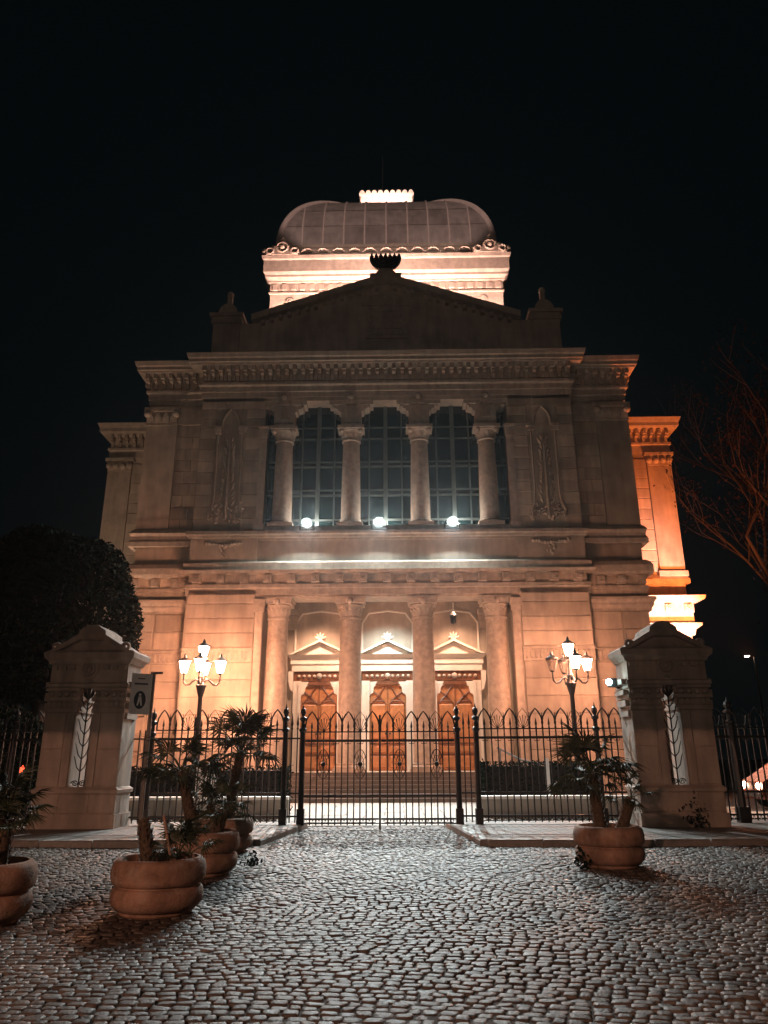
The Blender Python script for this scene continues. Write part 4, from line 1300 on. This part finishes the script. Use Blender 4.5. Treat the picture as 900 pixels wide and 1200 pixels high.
for s, lab in ((-1, 'low pale stone wall in the forecourt left of the gate'), (1, 'low pale stone wall in the forecourt right of the gate')):
    t = thing('low_wall', lab, 'wall', (s * 5, 23, 0))
    a, b = sorted((s * 2.75, s * 8.6))
    n = 6
    for k in range(n):
        x0 = a + (b - a) * k / n + .006; x1 = a + (b - a) * (k + 1) / n - .006
        MB().box(x0, x1, 22.9, 23.25, 0, .5).build('wall_block', M['court'], t)
        MB().box(x0, x1, 22.84, 23.31, .5, .58).build('coping_stone', M['white'], t)
# handrail of the side ramp
t = thing('ramp_handrail', 'thin metal handrail sloping down beside the steps', 'handrail', (5.2, 28.8, 0))
MB().tube([(4.2, 29.6, 2.0), (5.0, 28.9, 1.55), (7.2, 27.4, 1.05)], .03, 6).build('rail', M['muntin'], t)
for x, y, h in ((4.3, 29.5, 1.95), (5.6, 28.5, 1.42), (7.0, 27.5, 1.1)):
    MB().tube([(x, y, 0), (x, y, h)], .025, 6).build('post', M['muntin'], t)
# white notice boards
t = thing('notice_board', 'white notice board on a stand behind the left palms', 'notice board', (-5.13, 22.6, 0))
MB().box(-5.42, -4.84, 22.58, 22.62, .5, 1.4).build('panel', M['white'], t)
for x in (-5.3, -4.96):
    MB().box(x - .02, x + .02, 22.62, 22.66, 0, 1.35).build('leg', M['iron'], t)
t = thing('marker_post', 'slim white marker post in front of the forecourt hedge', 'post', (4.9, 23.7, 0))
MB().box(4.86, 4.98, 23.66, 23.76, 0, 1.55).build('shaft', M['white'], t)
MB().prism([(4.85, 1.55), (4.99, 1.55), (4.95, 1.62), (4.89, 1.62)], 23.65, 23.77).build('cap', M['white'], t)

# ================================================================== PLANTERS AND PALMS
def planter(cx, cy, label, sc=1.0, z0=0.0):
    t = thing('planter', label, 'planter', (cx, cy, z0), 'round terracotta planters')
    pr = [(.40, 0), (.42, .02), (.42, .05), (.46, .06), (.515, .12), (.53, .2), (.515, .27), (.49, .29), (.465, .298), (.465, .312), (.49, .32), (.52, .335), (.54, .38), (.545, .47), (.525, .55), (.485, .59), (.445, .595), (.435, .56), (.43, .48)]
    pr = [(r * sc, z0 + z * sc) for r, z in pr]
    MB().lathe(pr, 40, cx, cy).build('pot', M['terra'], t, True)
    s = MB()
    rr = [(.001, .52), (.15, .525), (.3, .51), (.435, .5)]
    s.lathe([(r * sc, z0 + z * sc) for r, z in rr][::-1], 24, cx, cy)
    s.build('soil', M['soil'], t, True)
    return t

def frond_mesh(k):
    r = random.Random(100 + k)
    q = MB()
    L = r.uniform(.32, .5)
    q.tube([(0, 0, 0), (L * .5, 0, .05), (L, 0, .02)], [.012, .009, .007], 4)
    n = 17
    for i in range(n):
        a = math.radians(-112 + 224 * i / (n - 1))
        l = r.uniform(.30, .40) * (1 - .25 * abs(a) / 2)
        w_ = .017
        ca, sa = math.cos(a), math.sin(a)
        dr = r.uniform(.02, .13)
        c = (L, 0, .02)
        p1 = (c[0] + ca * l * .5, c[1] + sa * l * .5, c[2] + .03)
        p2 = (c[0] + ca * l, c[1] + sa * l, c[2] - dr)
        nx, ny = -sa * w_, ca * w_
        q.add([(c[0], c[1], c[2]), (p1[0] + nx, p1[1] + ny, p1[2] + .008), (p1[0], p1[1], p1[2] - .006), (p1[0] - nx, p1[1] - ny, p1[2] + .008), p2], [(0, 1, 2), (0, 2, 3), (2, 1, 4), (2, 4, 3)])
    return q.mesh('frond', M['leaf'])
FR = [frond_mesh(k) for k in range(6)]

def trunk(t, x, y, z0, h, r0, r1, lean=(0, 0)):
    q = MB()
    q.tube([(x + lean[0] * u, y + lean[1] * u, z0 + h * u) for u in (0, .33, .66, 1)], [r0, (r0 * 2 + r1) / 3, (r0 + 2 * r1) / 3, r1], 10)
    nb = int(h / .035)
    for k in range(nb):
        u = k / nb
        for j in range(7):
            a = j * 2 * PI / 7 + k * .47 + random.uniform(-.2, .2)
            rr = (r0 + (r1 - r0) * u)
            cx, cy, cz = x + lean[0] * u, y + lean[1] * u, z0 + h * u
            ca, sa = math.cos(a), math.sin(a)
            l = random.uniform(.03, .07)
            q.add([(cx + ca * rr - sa * .025, cy + sa * rr + ca * .025, cz), (cx + ca * rr + sa * .025, cy + sa * rr - ca * .025, cz), (cx + ca * (rr + l * .7), cy + sa * (rr + l * .7), cz + l * 1.3)], [(0, 1, 2)])
    q.build('trunk', M['drytrunk'], t)
    return (x + lean[0], y + lean[1], z0 + h)

def fronds(t, top, n, sc, el=(-35, 75)):
    for k in range(n):
        a = k * 2.399 + random.uniform(-.3, .3)
        e = math.radians(random.uniform(*el))
        s = sc * random.uniform(.8, 1.15)
        rot = (Matrix.Rotation(a, 3, 'Z') @ Matrix.Rotation(-e, 3, 'Y') @ Matrix.Rotation(random.uniform(-.5, .5), 3, 'X')).to_euler()
        piece('frond', FR[k % 6], t, top, rot=rot, scale=(s, s, s))

def palm(cx, cy, zb, label, stems):
    t = thing('fan_palm', label, 'palm', (cx, cy, zb), 'fan palms in planters')
    for (dx, dy, h, lean, n, sc) in stems:
        top = trunk(t, cx + dx, cy + dy, zb, h, .10, .075, lean)
        fronds(t, top, n, sc)
    return t

planter(-2.29, 9.12, 'terracotta planter holding only a leaning stump and low leaves', 0.95)
planter(-2.52, 12.0, 'terracotta planter second from the front in the left row', 1.0)
planter(-2.82, 14.75, 'terracotta planter nearest the gate at the left kerb', 1.0)
planter(-3.98, 8.5, 'terracotta planter cut by the left edge of the photo', 1.0)
planter(3.72, 12.75, 'single terracotta planter in front of the right sidewalk', 1.0)
# stump with a few low leaves
t = thing('cut_palm', 'dead palm stump leaning in the foremost planter', 'palm', (-2.16, 9.12, .52))
trunk(t, -2.42, 9.12, .48, .48, .085, .06, (-.1, 0))
fronds(t, (-2.10, 9.15, .54), 10, .62, (0, 70))
fronds(t, (-1.99, 9.2, .58), 7, .55, (10, 80))
palm(-2.52, 12.0, .5, 'fan palm with a bare trunk in the second left planter', [(-.12, 0, .95, (-.3, .05), 22, 1.0), (.15, .1, .4, (.12, 0), 14, .8)])
palm(-2.82, 14.75, .5, 'tall fan palm in the planter nearest the gate', [(.05, 0, 1.2, (.18, 0), 26, 1.15), (-.2, .1, .3, (-.1, 0), 12, .8)])
palm(-3.98, 8.5, .5, 'bushy fan palm at the left edge of the photo', [(0, 0, .35, (-.05, .05), 14, .8), (.1, .1, .5, (.02, 0), 12, .75)])
palm(3.72, 12.75, .5, 'fan palm with twin trunks in the single right planter', [(-.12, 0, .85, (-.05, 0), 26, 1.05), (.2, 0, .5, (.22, 0), 9, .6)])
# weeds at the foot of the right planter and pier
def weed(x, y, z, label, n=70, r_=.16, h=.25):
    r = np.random.default_rng(int(x * 77 + 900))
    c = np.stack([x + r.normal(0, r_, n) * .6, y + r.normal(0, r_, n) * .5, z + np.abs(r.normal(0, h * .5, n)) + .01], 1)
    V, F = leaf_quads(c, .045, r)
    o = thing('weed', label, 'weed', (x, y, z))
    np_obj('leaves', V, F, M['tree'], o)
    MB().tube([(x, y, z), (x + .02, y, z + h * .8)], .008, 4).build('stem', M['bark'], o)
weed(3.2, 12.45, 0, 'weeds growing at the foot of the right planter')
weed(7.15, 18.02, .12, 'small weed bush at the base of the right pier', 160, .2, .5)
weed(-1.95, 12.9, 0, 'weeds on the cobbles beside the left planters', 60, .14, .15)

# prop: reddish cane in the foremost planter
t = thing('garden_cane', 'thin reddish cane stuck into the foremost planter', 'cane', (-2.05, 9.0, .5))
MB().tube([(-2.10, 8.95, .48), (-2.28, 9.1, .98)], .016, 6).build('stick', M['terra'], t)
MB().ball((-2.28, 9.1, .985), .02, 6, 4).build('tip', M['terra'], t)

# ================================================================== SIGN
t = thing('street_sign', 'grey flag-shaped sign with a dark round emblem on a tall pole by the left pier', 'sign', (-4.98, 16.6, .12))
MB().tube([(-4.98, 16.6, .1), (-4.98, 16.6, 3.46)], .045, 10).build('pole', M['signpole'], t, True)
rzs = math.radians(38)
cs, sn = math.cos(rzs), math.sin(rzs)
def sp_(u, v, d=0):            # panel coordinates: u along panel, v up, d in front
    return (-4.99 - cs * u, 16.56 - sn * u - d, 2.54 + v)
PW, PH = .44, .86
b = MB()
c8 = [sp_(0, 0, .0), sp_(PW, 0, .0), sp_(PW, PH, .0), sp_(0, PH, .0), sp_(0, 0, .05), sp_(PW, 0, .05), sp_(PW, PH, .05), sp_(0, PH, .05)]
b.add(c8, [(0, 1, 2, 3), (4, 5, 6, 7), (0, 1, 5, 4), (1, 2, 6, 5), (2, 3, 7, 6), (3, 0, 4, 7)])
pan = b.build('panel', M['sign'], t)
def flat(name, pts, m, d):
    MB().add([sp_(u, v, d) for u, v in pts], [tuple(range(len(pts)))]).build(name, m, pan)
flat('text_line', [(.14, .74), (.3, .74), (.3, .765), (.14, .765)], M['ink'], .054)
flat('text_line', [(.07, .62), (.37, .62), (.37, .66), (.07, .66)], M['ink'], .054)
flat('emblem_disc', [(.22 + .13 * math.cos(2 * PI * k / 24), .3 + .19 * math.sin(2 * PI * k / 24)) for k in range(24)], M['blue'], .054)
flat('emblem_figure', [(.22 + .03 * math.cos(2 * PI * k / 10), .41 + .03 * math.sin(2 * PI * k / 10)) for k in range(10)], M['sign'], .058)
flat('emblem_figure', [(.16, .18), (.19, .18), (.22, .28), (.25, .18), (.28, .18), (.25, .375), (.19, .375)], M['sign'], .058)
MB().box(-5.04, -4.78, 16.57, 16.61, 3.41, 3.46).build('bracket', M['iron'], t)

# ================================================================== TREES
def evergreen(name, label, cx, cy, zb, rx, rz, hz, n, m, size=.12, seedv=1, lumps=34, group=None):
    t = thing(name, label, 'tree', (cx, cy, zb), group)
    r = np.random.default_rng(seedv)
    zc = hz
    dirs = r.normal(size=(lumps, 3)); dirs /= np.linalg.norm(dirs, axis=1)[:, None]
    p = r.normal(size=(n, 3)); p /= np.linalg.norm(p, axis=1)[:, None]
    rad = 1 - np.abs(r.normal(0, .10, n))
    bumpy = 1 + .12 * np.max(np.maximum(0, p @ dirs.T) ** 14, axis=1) - .06
    c = p * (rad * bumpy)[:, None] * [rx, rx, rz] + [cx, cy, zc]
    V, F = leaf_quads(c, size, r)
    np_obj('crown', V, F, m, t)
    q = MB().tube([(cx, cy, zb), (cx + .1, cy, zb + (zc - zb) * .5), (cx, cy + .1, zc)], [.3, .22, .12], 10)
    for k in range(7):
        a = k * 2.4
        q.tube([(cx, cy, zc - rz * .5), (cx + math.cos(a) * rx * .45, cy + math.sin(a) * rx * .45, zc + rz * .1), (cx + math.cos(a) * rx * .7, cy + math.sin(a) * rx * .7, zc + rz * (.2 + .06 * k))], [.12, .07, .03], 6)
    q.build('trunk', M['bark'], t, True)
    return t
evergreen('evergreen_tree', 'large dark round clipped evergreen behind the left pier', -11.3, 24.5, 0, 2.95, 3.0, 6.2, 26000, M['tree'], .11, 3)
evergreen('evergreen_tree', 'dark evergreen at the left edge, half out of the photo', -15.2, 23.5, 0, 2.9, 3.4, 5.6, 20000, M['tree'], .12, 4)
evergreen('evergreen_bush', 'low dark bush behind the fence left of the left pier', -11.0, 21.5, 0, 1.7, 1.5, 1.6, 9000, M['tree'], .09, 6)

def bare_tree(label, cx, cy, h, seedv, spread):
    t = thing('bare_tree', label, 'tree', (cx, cy, 0), 'bare trees right of the synagogue')
    r = random.Random(seedv)
    q = MB()
    tips = []
    def grow(p, d, L, rad, lvl):
        pts = [Vector(p)]
        dd = Vector(d)
        for k in range(4):
            dd = (dd + Vector((r.uniform(-.18, .18), r.uniform(-.18, .18), r.uniform(-.02, .12)))).normalized()
            pts.append(pts[-1] + dd * L / 4)
        q.tube([tuple(x) for x in pts], [rad * (1 - .12 * k) for k in range(5)], 7 if lvl < 2 else 4)
        if lvl >= 4:
            tips.append(pts[-1]); tips.append(pts[2])
            return
        for k in range(4 if lvl else 5):
            a = r.uniform(0, 2 * PI)
            sp2 = r.uniform(.5, 1.0) * spread
            nd = (dd + Vector((math.cos(a) * sp2, math.sin(a) * sp2, r.uniform(0, .3)))).normalized()
            grow(pts[2 + (k % 3)], nd, L * r.uniform(.55, .75), rad * .5, lvl + 1)
    grow((cx, cy, 0), (0, 0, 1), h * .34, .3, 0)
    q.build('trunk', M['bark'], t)
    rr = np.random.default_rng(seedv)
    c = np.array([tuple(p) for p in tips])
    c = np.repeat(c, 9, 0) + rr.normal(0, .4, (len(c) * 9, 3))
    V, F = leaf_quads(c, .11, rr)
    np_obj('crown', V, F, M['redlit_leaf'], t)
bare_tree('tall sparse tree with leaves tinted to look red-lit, right of the synagogue', 22.5, 38, 36, 5, .9)
bare_tree('sparse dark tree at the right edge behind the fence', 16.5, 26.5, 13, 8, .9)

t = thing('warning_lamp', 'small red warning lamp on a post behind the fence at the left edge', 'lamp', (-9.75, 21.0, 0))
MB().tube([(-9.75, 21.0, 0), (-9.75, 21.0, 1.25)], .03, 8).build('post', M['iron'], t)
MB().lathe([(.05, 1.25), (.065, 1.3), (.065, 1.42), (.04, 1.47), (.005, 1.49)], 10, -9.75, 21.0).build('lens', M['red'], t, True)

# ================================================================== RIGHT SIDE STREET
t = thing('parked_car', 'reddish car with lit headlights behind the right-hand fence', 'car', (13.6, 26.5, 0))
cx, cy = 14.3, 26.6
bd = MB()
prof = [(-2.0, .3), (2.0, .3), (2.05, .75), (1.9, .95), (1.1, 1.0), (.55, 1.42), (-.95, 1.45), (-1.7, 1.0), (-2.02, .85), (-2.08, .5)]
bd.prism([(cx + x, z) for x, z in prof], cy - .8, cy + .8)
bd.build('body', M['carpaint'], t)
for sy in (-1, 1):
    MB().prism([(cx - 1.45, 1.02), (cx - .9, 1.38), (cx + .45, 1.36), (cx + .9, 1.03)], cy + sy * .805 - .005, cy + sy * .805 + .005).build('side_window', M['glass'], t)
    for dx in (-1.3, 1.3):
        q = MB().lathe([(.2, -.09), (.3, -.1), (.32, -.06), (.32, .06), (.3, .1), (.2, .09)], 18)
        q.v = [(cx + dx + x, cy + sy * .75 + z, .32 + y) for x, y, z in q.v]
        wl = q.build('wheel', M['tyre'], t, True)
        q = MB().lathe([(.19, -.095), (.19, .095)], 14)
        q.v = [(cx + dx + x, cy + sy * .76 + z, .32 + y) for x, y, z in q.v]
        q.build('rim', M['muntin'], wl)
    MB().ball((cx - 2.03, cy + sy * .55, .72), .11, 10, 6).build('headlight', M['headlight'], t, True)
MB().box(cx - 2.12, cx - 2.02, cy - .75, cy + .75, .38, .52).build('bumper', M['tyre'], t)
t = thing('distant_lamp', 'small far street light above the right-hand fence', 'street lamp', (28.9, 60, 0))
MB().tube([(28.9, 60, 0), (28.9, 60, 9.2), (28.4, 60, 9.35)], .08, 6).build('post', M['iron'], t)
MB().box(28.1, 28.6, 59.85, 60.15, 9.3, 9.4).build('head', M['iron'], t)
MB().box(28.2, 28.5, 59.9, 60.1, 9.24, 9.3).build('lens', M['headlight'], t)

# ================================================================== ADDED GLOW HAZE
hz = MB().box(-70, 70, -66, 75, -1.0, 48).build('glow_haze', M['ground'])  # volume added to imitate lens glow round the lamps
tag(hz, kind='stuff')
hm = bpy.data.materials.new('thin_glow_haze')
hm.use_nodes = True
nt = hm.node_tree
nt.nodes.clear()
out = nt.nodes.new('ShaderNodeOutputMaterial')
pv = nt.nodes.new('ShaderNodeVolumePrincipled')
pv.inputs['Color'].default_value = (0.95, 0.97, 1.0, 1)
pv.inputs['Density'].default_value = 0.00025
pv.inputs['Anisotropy'].default_value = 0.8
nt.links.new(pv.outputs[0], out.inputs['Volume'])
hz.data.materials.clear()
hz.data.materials.append(hm)
